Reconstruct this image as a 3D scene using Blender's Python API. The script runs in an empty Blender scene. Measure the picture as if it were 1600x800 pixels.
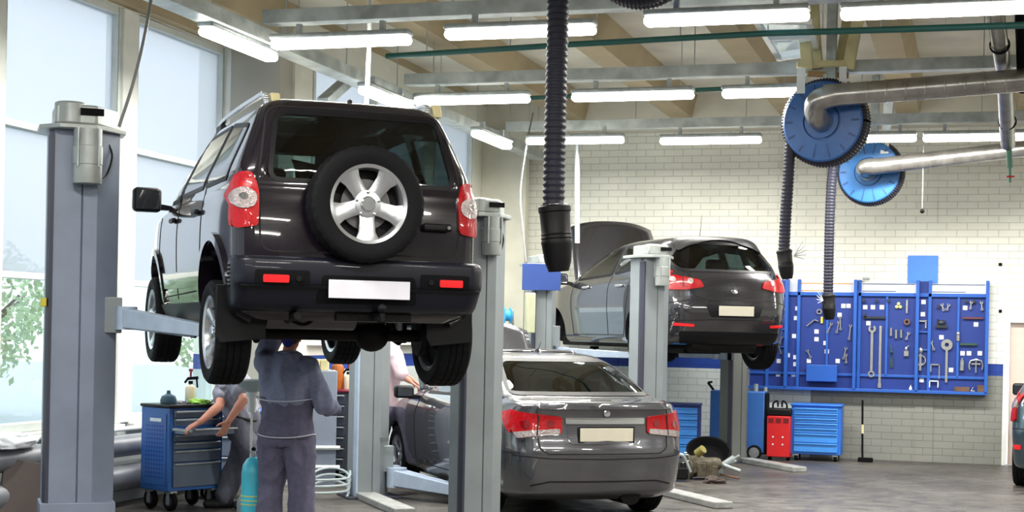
import bpy, bmesh, math, random
from math import sin, cos, pi, radians as R
from mathutils import Vector, Matrix, noise
from mathutils.bvhtree import BVHTree
from mathutils.geometry import intersect_line_plane
random.seed(7)
SC = bpy.context.scene
COL = SC.collection

# ------------------------------------------------------------------ camera geometry
F = 2400.0; YAW = R(16.7); ROLL = math.atan(.02); CZ = 1.65
FWD = Vector((-sin(YAW), cos(YAW), 0)); RGT = Vector((cos(YAW), sin(YAW), 0)); CAM = Vector((0, 0, CZ))
def ray(px, py):
    X = (px-800)/F; Y = (520-py)/F; c, s = cos(ROLL), sin(ROLL)
    return RGT*(X*c-Y*s) + FWD + Vector((0, 0, X*s+Y*c))
def W(px, py, D): return CAM + ray(px, py)*D          # point of the place seen at a pixel, D metres away
def G(px, py):                                        # the same on the floor
    d = ray(px, py); return CAM + d*(-CZ/d.z)
def C(xc, D, z=0.): return RGT*xc + FWD*D + Vector((0, 0, z))
def onY(px, py, Y):
    d = ray(px, py); return CAM + d*(Y/d.y)
def onX(px, py, X):
    d = ray(px, py); return CAM + d*(X/d.x)

# ------------------------------------------------------------------ materials
def lin(c):
    return tuple((v/255/12.92 if v/255 <= .04045 else ((v/255+.055)/1.055)**2.4) for v in c)
MATS = {}
def mat(name, rgb, rough=.5, metal=0., coat=0., emit=0., noise_amt=0., noise_scale=8., bump=0., bump_scale=40., spec=.5, alpha=1.):
    if name in MATS: return MATS[name]
    m = bpy.data.materials.new(name); m.use_nodes = True; nt = m.node_tree; b = nt.nodes['Principled BSDF']
    col = lin(rgb)+(1,)
    b.inputs['Base Color'].default_value = col; b.inputs['Roughness'].default_value = rough; b.inputs['Metallic'].default_value = metal
    b.inputs['Coat Weight'].default_value = coat; b.inputs['Coat Roughness'].default_value = .03
    b.inputs['Specular IOR Level'].default_value = spec
    if emit: b.inputs['Emission Color'].default_value = col; b.inputs['Emission Strength'].default_value = emit
    tc = nt.nodes.new('ShaderNodeTexCoord')
    n = nt.nodes.new('ShaderNodeTexNoise'); n.inputs['Scale'].default_value = noise_scale; n.inputs['Detail'].default_value = 6
    nt.links.new(tc.outputs['Object'], n.inputs['Vector'])
    amt = noise_amt if noise_amt else .06
    mp = nt.nodes.new('ShaderNodeMapRange'); mp.inputs['From Min'].default_value = .3; mp.inputs['From Max'].default_value = .7
    mp.inputs['To Min'].default_value = 1-amt; mp.inputs['To Max'].default_value = 1+amt*.5
    nt.links.new(n.outputs['Fac'], mp.inputs['Value'])
    mx = nt.nodes.new('ShaderNodeVectorMath'); mx.operation = 'SCALE'; mx.inputs[0].default_value = col[:3]
    nt.links.new(mp.outputs['Result'], mx.inputs['Scale']); nt.links.new(mx.outputs['Vector'], b.inputs['Base Color'])
    if bump:
        n2 = nt.nodes.new('ShaderNodeTexNoise'); n2.inputs['Scale'].default_value = bump_scale; n2.inputs['Detail'].default_value = 4
        nt.links.new(tc.outputs['Object'], n2.inputs['Vector'])
        bp = nt.nodes.new('ShaderNodeBump'); bp.inputs['Strength'].default_value = bump; bp.inputs['Distance'].default_value = .01
        nt.links.new(n2.outputs['Fac'], bp.inputs['Height']); nt.links.new(bp.outputs['Normal'], b.inputs['Normal'])
    MATS[name] = m; return m
def glass(name, tint, refl=1.0, rough=.02, milk=0., milk_rgb=(235, 240, 245), base=.05):
    if name in MATS: return MATS[name]
    m = bpy.data.materials.new(name); m.use_nodes = True; nt = m.node_tree; nt.nodes.clear()
    o = nt.nodes.new('ShaderNodeOutputMaterial'); t = nt.nodes.new('ShaderNodeBsdfTransparent'); t.inputs['Color'].default_value = tint+(1,)
    g = nt.nodes.new('ShaderNodeBsdfGlossy'); g.inputs['Roughness'].default_value = rough; g.inputs['Color'].default_value = (refl, refl, refl, 1)
    lw = nt.nodes.new('ShaderNodeLayerWeight'); pw = nt.nodes.new('ShaderNodeMath'); pw.operation = 'POWER'; pw.inputs[1].default_value = 5; nt.links.new(lw.outputs['Facing'], pw.inputs[0])
    f = nt.nodes.new('ShaderNodeMapRange'); f.inputs['To Min'].default_value = base; f.inputs['To Max'].default_value = .95; nt.links.new(pw.outputs[0], f.inputs['Value']); mx = nt.nodes.new('ShaderNodeMixShader')
    src = t
    if milk:
        d = nt.nodes.new('ShaderNodeBsdfTranslucent'); d.inputs['Color'].default_value = lin(milk_rgb)+(1,)
        m2 = nt.nodes.new('ShaderNodeMixShader'); m2.inputs[0].default_value = milk
        nt.links.new(t.outputs[0], m2.inputs[1]); nt.links.new(d.outputs[0], m2.inputs[2]); src = m2
    nt.links.new(f.outputs[0], mx.inputs[0]); nt.links.new(src.outputs[0], mx.inputs[1]); nt.links.new(g.outputs[0], mx.inputs[2])
    nt.links.new(mx.outputs[0], o.inputs[0]); MATS[name] = m; return m

# ------------------------------------------------------------------ mesh builder
def basis(d):
    d = d.normalized(); a = Vector((0, 0, 1)) if abs(d.z) < .95 else Vector((1, 0, 0))
    u = a.cross(d).normalized(); return u, d.cross(u).normalized(), d
class MB:
    def __init__(s, M=None): s.v = []; s.f = []; s.M = M or Matrix.Identity(4)
    def add(s, vs, fs):
        k = len(s.v); s.v += [s.M @ Vector(p) for p in vs]; s.f += [[i+k for i in f] for f in fs]; return s
    def box(s, c, d, rot=None):
        x, y, z = d[0]/2, d[1]/2, d[2]/2
        P = [Vector(p) for p in ((-x,-y,-z),(x,-y,-z),(x,y,-z),(-x,y,-z),(-x,-y,z),(x,-y,z),(x,y,z),(-x,y,z))]
        if rot is not None: P = [rot @ p for p in P]
        c = Vector(c); return s.add([p+c for p in P], [(3,2,1,0),(4,5,6,7),(0,1,5,4),(1,2,6,5),(2,3,7,6),(3,0,4,7)])
    def box2(s, a, b): return s.box([(a[i]+b[i])/2 for i in range(3)], [abs(b[i]-a[i]) for i in range(3)])
    def bar(s, p, q, w, h, up=None):
        p, q = Vector(p), Vector(q); d = (q-p); up = Vector(up) if up else (Vector((0, 0, 1)) if abs(d.normalized().z) < .95 else Vector((0, 1, 0)))
        u = d.cross(up).normalized(); t = u.cross(d).normalized()
        P = [a+u*i*w/2+t*j*h/2 for a in (p, q) for i, j in ((-1,-1),(1,-1),(1,1),(-1,1))]
        return s.add(P, [(3,2,1,0),(4,5,6,7),(0,1,5,4),(1,2,6,5),(2,3,7,6),(3,0,4,7)])
    def taper(s, p, q, w1, h1, w2, h2):
        p, q = Vector(p), Vector(q); d = q-p; u = d.cross(Vector((0,0,1))).normalized(); t = u.cross(d).normalized()
        P = [a+u*i*w/2+t*j*h/2 for a, w, h in ((p, w1, h1), (q, w2, h2)) for i, j in ((-1,-1),(1,-1),(1,1),(-1,1))]
        return s.add(P, [(3,2,1,0),(4,5,6,7),(0,1,5,4),(1,2,6,5),(2,3,7,6),(3,0,4,7)])
    def tube(s, p, q, r, r2=None, n=16, cap=True):
        p, q = Vector(p), Vector(q); r2 = r if r2 is None else r2; u, v, d = basis(q-p); P = []
        for a, rr in ((p, r), (q, r2)):
            for i in range(n): P.append(a+(u*cos(2*pi*i/n)+v*sin(2*pi*i/n))*rr)
        fs = [(i, (i+1) % n, n+(i+1) % n, n+i) for i in range(n)]
        if cap: fs += [tuple(range(n))[::-1], tuple(range(n, 2*n))]
        return s.add(P, fs)
    def sweep(s, pts, r, n=10, cap=True, ring=None):
        pts = [Vector(p) for p in pts]; P = []; m = len(pts); u = None
        for k, p in enumerate(pts):
            d = (pts[min(k+1, m-1)]-pts[max(k-1, 0)]).normalized()
            if u is None: u, v, _ = basis(d)
            else:
                u = (u-d*u.dot(d)).normalized(); v = d.cross(u)
            rr = r(k/(m-1)) if callable(r) else (r[k] if isinstance(r, (list, tuple)) else r)
            for i in range(n): P.append(p+(u*cos(2*pi*i/n)+v*sin(2*pi*i/n))*rr)
        fs = [(k*n+i, k*n+(i+1) % n, (k+1)*n+(i+1) % n, (k+1)*n+i) for k in range(m-1) for i in range(n)]
        if cap: fs += [tuple(range(n))[::-1], tuple(range((m-1)*n, m*n))]
        return s.add(P, fs)
    def lathe(s, prof, p=(0,0,0), axis=(0,0,1), n=32, lug=None, every=3, closed=False):
        # prof: (radius, height); lug: dict index->radius drop on every k-th segment
        p = Vector(p); u, v, d = basis(Vector(axis)); P = []; m = len(prof)
        for j in range(n):
            c, t = cos(2*pi*j/n), sin(2*pi*j/n)
            for k, (r, h) in enumerate(prof):
                if lug and k in lug and j % every == 0: r = r-lug[k]
                P.append(p+(u*c+v*t)*r+d*h)
        fs = []
        for j in range(n):
            a, b = j*m, ((j+1) % n)*m
            for k in range(m-1 if not closed else m):
                k2 = (k+1) % m
                fs.append((a+k, b+k, b+k2, a+k2))
        if not closed:
            if prof[0][0] > 1e-6: fs.append(tuple(j*m for j in range(n))[::-1])
            if prof[-1][0] > 1e-6: fs.append(tuple(j*m+m-1 for j in range(n)))
        return s.add(P, fs)
    def prism(s, poly, p, x, y, depth):
        # poly in (x,y) axes at p, extruded along x cross y by depth
        p, x, y = Vector(p), Vector(x), Vector(y); z = x.cross(y).normalized()*depth; n = len(poly)
        P = [p+x*a+y*b for a, b in poly]; P += [q+z for q in P]
        return s.add(P, [tuple(range(n))[::-1], tuple(range(n, 2*n))]+[(i, (i+1) % n, n+(i+1) % n, n+i) for i in range(n)])
    def ball(s, c, r, n=16, m=10):
        c = Vector(c); r = (r, r, r) if isinstance(r, (int, float)) else r
        P = []; fs = []
        for i in range(1, m):
            for j in range(n):
                t, f = pi*i/m, 2*pi*j/n; P.append(c+Vector((r[0]*sin(t)*cos(f), r[1]*sin(t)*sin(f), r[2]*cos(t))))
        P += [c+Vector((0, 0, r[2])), c-Vector((0, 0, r[2]))]; a, b = len(P)-2, len(P)-1
        for i in range(m-2):
            for j in range(n): fs.append((i*n+j, (i+1)*n+j, (i+1)*n+(j+1) % n, i*n+(j+1) % n))
        for j in range(n): fs.append((a, j, (j+1) % n)); fs.append((b, (m-2)*n+(j+1) % n, (m-2)*n+j))
        return s.add(P, fs)
    def build(s, name, m, parent=None, smooth=35, bevel=0., seg=2):
        me = bpy.data.meshes.new(name); me.from_pydata([tuple(p) for p in s.v], [], s.f); me.validate()
        bm = bmesh.new(); bm.from_mesh(me); bmesh.ops.remove_doubles(bm, verts=bm.verts, dist=1e-6); bmesh.ops.recalc_face_normals(bm, faces=bm.faces); bm.to_mesh(me); bm.free()
        return link(name, me, m, parent, smooth, bevel, seg)
def link(name, me, m, parent=None, smooth=35, bevel=0., seg=2):
    o = bpy.data.objects.new(name, me); COL.objects.link(o)
    for q in (m if isinstance(m, (list, tuple)) else [m]): me.materials.append(q)
    if smooth:
        me.polygons.foreach_set('use_smooth', [True]*len(me.polygons)); me.set_sharp_from_angle(angle=R(smooth))
    if bevel:
        b = o.modifiers.new('bevel', 'BEVEL'); b.width = bevel; b.segments = seg; b.limit_method = 'ANGLE'; b.angle_limit = R(40)
    if parent: o.parent = parent
    return o
def thing(name, label, cat, loc=(0,0,0), rz=0., group=None):
    o = bpy.data.objects.new(name, None); COL.objects.link(o); o.empty_display_size = .1
    o.location = loc; o.rotation_euler = (0, 0, rz); o['label'] = label; o['category'] = cat
    if group: o['group'] = group
    return o
def tag(o, label, cat, group=None, kind=None):
    o['label'] = label; o['category'] = cat
    if group: o['group'] = group
    if kind: o['kind'] = kind
    return o
def struct(o): o['kind'] = 'structure'; return o
def kids(o): return [c for c in bpy.data.objects if c.parent == o]
def copy_tree(o, label=None, loc=None, rz=None):
    allk = kids(o)
    c = o.copy(); COL.objects.link(c)
    for k in allk:
        k2 = k.copy(); COL.objects.link(k2); k2.parent = c
        for g in kids(k):
            g2 = g.copy(); COL.objects.link(g2); g2.parent = k2
    if label: c['label'] = label
    if loc is not None: c.location = loc
    if rz is not None: c.rotation_euler = (0, 0, rz)
    return c
def rounded(poly, r, n=4):
    out = []; m = len(poly)
    for i in range(m):
        a, b, c = Vector(poly[i-1]), Vector(poly[i]), Vector(poly[(i+1) % m])
        da, dc = (a-b), (c-b); t = min(r, da.length*.45, dc.length*.45)
        p, q = b+da.normalized()*t, b+dc.normalized()*t
        for k in range(n+1):
            u = k/n; out.append(tuple(p*(1-u)**2+b*2*u*(1-u)+q*u*u))
    return out
def inset(poly, d):
    m = len(poly); A = sum(poly[i][0]*poly[(i+1) % m][1]-poly[(i+1) % m][0]*poly[i][1] for i in range(m)); sg = 1 if A > 0 else -1
    out = []
    for i in range(m):
        a, b, c = Vector(poly[i-1]), Vector(poly[i]), Vector(poly[(i+1) % m])
        e1 = (b-a).normalized(); e2 = (c-b).normalized(); n1 = Vector((-e1.y, e1.x))*sg; n2 = Vector((-e2.y, e2.x))*sg
        k = n1+n2; L = k.length
        if L < .2: out.append(tuple(b+n1*d)); continue
        k /= L; out.append(tuple(b+k*d/max(.35, k.dot(n1))))
    return out
def smoothpath(pts, sub=8):
    pts = [Vector(p) for p in pts]; out = []
    for i in range(len(pts)-1):
        p0, p1, p2, p3 = pts[max(i-1, 0)], pts[i], pts[i+1], pts[min(i+2, len(pts)-1)]
        for k in range(sub):
            t = k/sub; out.append(.5*((2*p1)+(p2-p0)*t+(2*p0-5*p1+4*p2-p3)*t*t+(3*p1-p0-3*p2+p3)*t**3))
    return out+[pts[-1]]
def evaluated(o):
    dg = bpy.context.evaluated_depsgraph_get(); dg.update(); return bpy.data.meshes.new_from_object(o.evaluated_get(dg))
# ------------------------------------------------------------------ shared materials
M_RUB = mat('tyre_rubber', (15, 15, 18), .7, spec=.15, bump=.3, bump_scale=90)
M_BLACK = mat('black_plastic', (12, 13, 17), .45, spec=.25)
M_MATTE = mat('matt_black', (10, 10, 13), .8, spec=.15)
M_UNDER = mat('underbody_black', (12, 11, 14), .6, spec=.2, noise_amt=.5, noise_scale=14, bump=.4, bump_scale=30)
M_LINE = mat('dark_gap', (8, 8, 10), .8)
M_ALLOY = mat('alloy_silver', (205, 208, 214), .25, .85)
M_CHROME = mat('chrome', (225, 228, 232), .12, 1.)
M_STEEL = mat('galvanised_steel', (176, 184, 186), .42, .55, noise_amt=.25, noise_scale=12)
M_TRAY = mat('cable_tray_zinc', (182, 190, 190), .4, .45, noise_amt=.35, noise_scale=5)
M_RED = mat('red_lens', (165, 2, 14), .25, coat=.4, spec=.3, noise_amt=.35, noise_scale=60, bump=.2, bump_scale=150)
M_REDR = mat('red_reflector', (235, 40, 45), .25)
M_LENS = mat('clear_lens', (168, 156, 156), .2, .6, coat=1., noise_amt=.3, noise_scale=60, bump=.8, bump_scale=120)
M_PLATE = mat('blank_number_plate', (222, 221, 232), .5)
M_GLASSD = glass('tinted_car_glass', (.10, .14, .15))
M_GLASSM = glass('car_glass', (.42, .52, .50), base=.10)
M_PANE = glass('window_pane', (.86, .92, .93))
M_FROST = glass('frosted_pane', (.66, .68, .71), refl=.2, rough=.5, milk=.5)
M_TRIM = mat('seat_cloth', (30, 30, 33), .9)
M_INNER = mat('car_lining', (24, 24, 27), .95)
M_LIFT = mat('lift_paint_blue_grey', (128, 138, 158), .42, noise_amt=.14, noise_scale=3)
M_LIFTG = mat('lift_paint_grey', (132, 140, 144), .42, noise_amt=.12, noise_scale=3)
M_LIFTD = mat('lift_dark_edge', (52, 54, 70), .5)
M_MOTOR = mat('lift_motor_grey', (160, 166, 164), .4, .2, noise_amt=.15)
M_ARM = mat('lift_arm_pale_blue', (168, 184, 205), .4, noise_amt=.12)
M_WHITE = mat('white_paint', (228, 232, 232), .5)
M_CREAM = mat('cream_frame', (238, 241, 236), .5)
M_BLUE = mat('cabinet_blue', (38, 108, 205), .4)
M_BLUED = mat('cabinet_dark_blue', (28, 60, 150), .45)
M_BLUEM = mat('board_blue', (30, 88, 178), .45)
M_NAVY = mat('deep_blue_panel', (18, 50, 130), .55)
M_SIGN = mat('sign_blue', (70, 130, 225), .5)
M_SIGN2 = mat('sign_royal_blue', (34, 68, 142), .5)
M_REDC = mat('cabinet_red', (205, 28, 34), .4)
M_REDD = mat('trolley_dark_red', (120, 22, 44), .45)
M_SKIN = mat('skin', (205, 140, 118), .5, noise_amt=.1)
M_HOSE = mat('hose_dark', (40, 41, 54), .5, spec=.3)
M_NOZ = mat('nozzle_rubber', (15, 15, 18), .5, spec=.25)
M_REEL = mat('reel_blue', (40, 88, 150), .4, noise_amt=.12)
M_REEL2 = mat('reel_light_blue', (50, 108, 170), .4, noise_amt=.1)
M_BEIGE = mat('beige_steel', (206, 196, 150), .5, noise_amt=.15)
M_GREENP = mat('green_pipe_paint', (22, 84, 78), .45)
M_CONC = mat('concrete_grey', (140, 138, 126), .85, noise_amt=.2, noise_scale=4, bump=.2)
M_DIFF = mat('lamp_diffuser', (255, 252, 240), .4, emit=13.)
M_DUCT = mat('duct_zinc', (170, 168, 165), .28, .85, noise_amt=.3, noise_scale=7)
M_TOOL = mat('tool_chrome', (190, 192, 192), .25, .8)
M_CARD = mat('white_card', (222, 228, 235), .6)
M_RUST = mat('worn_brown_metal', (110, 82, 66), .6, .3, noise_amt=.4)
M_MIRREFL = mat('mirror_dim_reflection', (40, 44, 52), .08, coat=1.)  # dark tone paints the dim hall reflected in the mirrors
# ------------------------------------------------------------------ room
XL, YB, ZC = -7.6, 21.7, 5.05
XF, YS = -6.9, 14.85        # the far half of the window wall steps inwards
XR, YN = 8.0, -5.0
def nodes_of(name):
    m = bpy.data.materials.new(name); m.use_nodes = True; MATS[name] = m; return m, m.node_tree, m.node_tree.nodes['Principled BSDF']
def N(nt, t, **k):
    n = nt.nodes.new(t)
    for a, b in k.items(): setattr(n, a, b)
    return n
def brick_mat(name, plain=False):
    m, nt, b = nodes_of(name); L = nt.links.new
    tc = N(nt, 'ShaderNodeTexCoord'); sep = N(nt, 'ShaderNodeSeparateXYZ'); L(tc.outputs['Object'], sep.inputs[0])
    add = N(nt, 'ShaderNodeMath', operation='ADD'); L(sep.outputs['X'], add.inputs[0]); L(sep.outputs['Y'], add.inputs[1])
    cmb = N(nt, 'ShaderNodeCombineXYZ'); L(add.outputs[0], cmb.inputs[0]); L(sep.outputs['Z'], cmb.inputs[1])
    br = N(nt, 'ShaderNodeTexBrick'); L(cmb.outputs[0], br.inputs['Vector'])
    br.inputs['Scale'].default_value = 1; br.inputs['Brick Width'].default_value = .27; br.inputs['Row Height'].default_value = .096
    br.inputs['Mortar Size'].default_value = .0 if plain else .006; br.inputs['Mortar Smooth'].default_value = .4; br.inputs['Color1'].default_value = (1, 1, 1, 1)
    br.inputs['Color2'].default_value = (.95, .95, .95, 1); br.inputs['Mortar'].default_value = (.66, .66, .66, 1)
    def step(sock, th, gt=True):
        s = N(nt, 'ShaderNodeMath', operation='GREATER_THAN' if gt else 'LESS_THAN'); L(sock, s.inputs[0]); s.inputs[1].default_value = th; return s.outputs[0]
    def mix(fac, a, c):
        x = N(nt, 'ShaderNodeMix', data_type='RGBA'); L(fac, x.inputs['Factor'])
        for s, v in ((x.inputs['A'], a), (x.inputs['B'], c)):
            if isinstance(v, tuple): s.default_value = lin(v)+(1,)
            else: L(v, s)
        return x.outputs['Result']
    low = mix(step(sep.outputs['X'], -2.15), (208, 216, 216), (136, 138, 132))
    c = mix(step(sep.outputs['Z'], 1.20), low, (20, 60, 150))
    c = mix(step(sep.outputs['Z'], 1.36), c, (240, 240, 228))
    mul = N(nt, 'ShaderNodeMix', data_type='RGBA', blend_type='MULTIPLY'); mul.inputs['Factor'].default_value = 1
    L(c, mul.inputs['A']); L(br.outputs['Color'], mul.inputs['B'])
    nz = N(nt, 'ShaderNodeTexNoise'); nz.inputs['Scale'].default_value = 1.3; nz.inputs['Detail'].default_value = 8; L(tc.outputs['Object'], nz.inputs['Vector'])
    mr = N(nt, 'ShaderNodeMapRange'); L(nz.outputs['Fac'], mr.inputs['Value']); mr.inputs['From Min'].default_value = .3; mr.inputs['From Max'].default_value = .7
    mr.inputs['To Min'].default_value = .9; mr.inputs['To Max'].default_value = 1.03
    sc = N(nt, 'ShaderNodeVectorMath', operation='SCALE'); L(mul.outputs['Result'], sc.inputs[0]); L(mr.outputs['Result'], sc.inputs['Scale']); L(sc.outputs[0], b.inputs['Base Color'])
    bp = N(nt, 'ShaderNodeBump'); bp.inputs['Strength'].default_value = .3; bp.inputs['Distance'].default_value = .01; bp.invert = True
    L(br.outputs['Fac'], bp.inputs['Height']); L(bp.outputs['Normal'], b.inputs['Normal']); b.inputs['Roughness'].default_value = .6
    return m
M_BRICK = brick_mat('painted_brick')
def floor_mat():
    m, nt, b = nodes_of('worn_concrete_floor'); L = nt.links.new
    tc = N(nt, 'ShaderNodeTexCoord'); n1 = N(nt, 'ShaderNodeTexNoise'); n1.inputs['Scale'].default_value = .9; n1.inputs['Detail'].default_value = 9; n1.inputs['Roughness'].default_value = .65
    L(tc.outputs['Object'], n1.inputs['Vector'])
    cr = N(nt, 'ShaderNodeValToRGB'); L(n1.outputs['Fac'], cr.inputs[0]); e = cr.color_ramp.elements
    e[0].position = .3; e[0].color = lin((58, 55, 53))+(1,); e[1].position = .68; e[1].color = lin((98, 94, 90))+(1,)
    n2 = N(nt, 'ShaderNodeTexNoise'); n2.inputs['Scale'].default_value = 5; n2.inputs['Detail'].default_value = 9; L(tc.outputs['Object'], n2.inputs['Vector'])
    mr = N(nt, 'ShaderNodeMapRange'); L(n2.outputs['Fac'], mr.inputs['Value']); mr.inputs['From Min'].default_value = .3; mr.inputs['From Max'].default_value = .7; mr.inputs['To Min'].default_value = .3; mr.inputs['To Max'].default_value = .6
    L(mr.outputs['Result'], b.inputs['Roughness'])
    mr2 = N(nt, 'ShaderNodeMapRange'); L(n2.outputs['Fac'], mr2.inputs['Value']); mr2.inputs['From Min'].default_value = .3; mr2.inputs['From Max'].default_value = .7; mr2.inputs['To Min'].default_value = .8; mr2.inputs['To Max'].default_value = 1.1
    sc = N(nt, 'ShaderNodeVectorMath', operation='SCALE'); L(cr.outputs[0], sc.inputs[0]); L(mr2.outputs['Result'], sc.inputs['Scale']); L(sc.outputs[0], b.inputs['Base Color'])
    bp = N(nt, 'ShaderNodeBump'); bp.inputs['Strength'].default_value = .15; L(n2.outputs['Fac'], bp.inputs['Height']); L(bp.outputs['Normal'], b.inputs['Normal'])
    return m
def slab_mat(name, rgb, joint=True):
    m, nt, b = nodes_of(name); L = nt.links.new
    tc = N(nt, 'ShaderNodeTexCoord'); n1 = N(nt, 'ShaderNodeTexNoise'); n1.inputs['Scale'].default_value = 1.6; n1.inputs['Detail'].default_value = 8; L(tc.outputs['Object'], n1.inputs['Vector'])
    mr = N(nt, 'ShaderNodeMapRange'); L(n1.outputs['Fac'], mr.inputs['Value']); mr.inputs['From Min'].default_value = .3; mr.inputs['From Max'].default_value = .7; mr.inputs['To Min'].default_value = .82; mr.inputs['To Max'].default_value = 1.05
    sc = N(nt, 'ShaderNodeVectorMath', operation='SCALE'); sc.inputs[0].default_value = lin(rgb); L(mr.outputs['Result'], sc.inputs['Scale']); L(sc.outputs[0], b.inputs['Base Color'])
    b.inputs['Roughness'].default_value = .85; return m
M_FLOOR = floor_mat(); M_SLAB = slab_mat('ceiling_slab', (222, 218, 204)); M_RIB = slab_mat('ceiling_rib_tan', (186, 170, 138)); M_PLAST = slab_mat('plaster_white', (226, 230, 230)); M_PILL = slab_mat('pillar_concrete', (178, 176, 166))

def sbox(name, a, b, m, bevel=0.):
    return struct(MB().box2(a, b).build(name, m, smooth=0, bevel=bevel))
sbox('floor', (XL-.3, YN, -.2), (XR, YB+.3, 0), M_FLOOR)
sbox('ceiling', (XL-.3, YN, ZC), (XR, YB+.3, ZC+.2), M_SLAB)
# ribs of the ceiling slab, running away from the photographer
k = 0
for X in [-7.1+1.55*i for i in range(10)]:
    k += 1
    m_ = MB(); y0, y1 = YN+.1, YB-.25
    m_.prism([(-.22, 0), (.22, 0), (.15, -.32), (-.15, -.32)], (X, y1, ZC-.001), (1, 0, 0), (0, 0, 1), y1-y0)
    struct(m_.build('trim_%d' % k, M_RIB, smooth=0))
# back wall with its door opening (door at the far right end)
dx0, dx1, dz = onY(1573, 600, YB).x, onY(1573, 600, YB).x+.95, onY(1590, 501, YB).z
m_ = MB().box2((XL-.3, YB, 0), (dx0, YB+.25, ZC)).box2((dx1, YB, 0), (XR, YB+.25, ZC)).box2((dx0, YB, dz), (dx1, YB+.25, ZC))
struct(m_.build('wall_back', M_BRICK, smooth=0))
sbox('wall_right', (XR, YN, 0), (XR+.2, YB+.25, ZC), slab_mat('right_wall_grey', (178, 178, 172)))
sbox('wall_front', (XL, YN-.2, 0), (XR, YN, ZC), slab_mat('gate_wall_grey', (96, 98, 102)))
d = MB().box2((dx0+.03, YB+.06, 0.01), (dx1-.03, YB+.11, dz-.03)).build('door_1', mat('door_leaf_pinkish', (214, 196, 186), .5), smooth=0, bevel=.004); struct(d)
MB().tube((dx0+.14, YB+.05, 1.0), (dx0+.14, YB-.0, 1.0), .012).tube((dx0+.14, YB, 1.), (dx0+.26, YB, 1.), .01).build('door_handle', M_STEEL, d)
m_ = MB().box2((dx0-.05, YB-.02, 0), (dx0+.01, YB+.12, dz+.07)).box2((dx1-.03, YB-.02, 0), (dx1+.07, YB+.12, dz+.07)).box2((dx0+.03, YB-.02, dz-.03), (dx1-.03, YB+.12, dz+.07))
struct(m_.build('trim_20', M_CREAM, smooth=0, bevel=.005))
# beam along the top of the back wall and pilasters
sbox('trim_21', (XL, YB-.25, 4.56), (XR, YB, ZC), M_SLAB)
for i, (px, w) in enumerate(((963, .05), (1203, .13), (1449, .12))):
    X = onY(px, 400, YB).x
    sbox('trim_%d' % (22+i), (X-w, YB-.012, 0), (X+w, YB+.0, 4.56), M_BRICK)
# ------------------------------------------------------------------ left wall and its windows
SILL, TR1, TR2, TOP = .74, 2.02, 3.27, 4.58
def yL(px): return onX(px, 400, XL).y
ym = yL(196)
bays = [(ym+.10-2.06*i, ym+.10-2.06*i+1.80) for i in range(0, 9)]      # panes, nearest to the pillar first
wall_m = MB()
wall_m.box2((XL-.3, YN, 0), (XL, YS, SILL-.02)).box2((XL-.3, YN, TOP), (XL, YS, ZC)).box2((XL-.3, yL(345), SILL-.02), (XL, YS, TOP))

wall_m.box2((XL-.02, YS, 0), (XF, 15.3, ZC)).box2((XF-.3, 15.3, 0), (XF, 18.9, 1.50)).box2((XF-.3, 15.3, TOP), (XF, 18.9, ZC)).box2((XF-.3, 18.9, 0), (XF, 19.2, ZC)).box2((XF-.3, 19.2, 0), (XF, 20.9, SILL)).box2((XF-.3, 19.2, TOP), (XF, 20.9, ZC)).box2((XF-.3, 20.9, 0), (XF, YB+.25, ZC))
struct(wall_m.build('wall_left', brick_mat('painted_plaster_brick', True), smooth=0))
def window(n, y0, y1, low=M_PANE, XL=XL):
    o = MB()
    fw = .05
    for a, b in (((XL-.12, y0, SILL), (XL+.01, y0+fw, TOP)), ((XL-.12, y1-fw, SILL), (XL+.01, y1, TOP))): o.box2(a, b)
    for z in (SILL, TR1, TR2, TOP-.07):
        h = .07 if z in (SILL, TOP-.07) else .055
        o.box2((XL-.12, y0+fw, z), (XL+.01, y1-fw, z+h))
    f = struct(o.build('window_%d' % n, mat('window_frame_pale', (216, 223, 220), .45), smooth=0, bevel=.004))
    MB().box2((XL-.07, y0+fw, SILL+.07), (XL-.055, y1-fw, TR1)).build('window_pane', low, f, smooth=0)
    MB().box2((XL-.07, y0+fw, TR1+.055), (XL-.055, y1-fw, TR2)).build('window_pane', M_FROST, f, smooth=0)
    MB().box2((XL-.07, y0+fw, TR2+.055), (XL-.055, y1-fw, TOP-.07)).build('window_pane', M_FROST, f, smooth=0)
    MB().box2((XL-.05, y0-.05, SILL-.05), (XL+.10, y1+.05, SILL-.005)).build('window_sill', M_CREAM, f, smooth=0, bevel=.006)
for i, (a, b) in enumerate(bays): window(i+1, a, b)
window(12, 19.25, 20.85, XL=XF)
SILL_, SILL = SILL, 1.52; window(13, 15.32, 17.10, XL=XF); window(14, 17.12, 18.88, XL=XF); SILL = SILL_
for i, (a, b) in enumerate(bays):                       # posts between the panes
    sbox('trim_%d' % (30+i), (XL-.14, b, SILL), (XL+.04, b+.26, TOP), M_CREAM, .008)
# pillars
sbox('trim_50', (-7.50, YS-.30, 0), (-6.93, YS, ZC), M_PILL, .01)
sbox('trim_52', (XL-.14, yL(345)-.02, 0), (-7.50, YS, ZC), M_CREAM, .01)
sbox('trim_51', (XF, YB-.42, 0), (-6.22, YB-.25, 4.6), slab_mat('pillar_cream', (216, 214, 198)), .01)
sbox('trim_53', (XL, YN, TOP+.02), (XL+.12, YS-.3, ZC), M_RIB)
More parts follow.
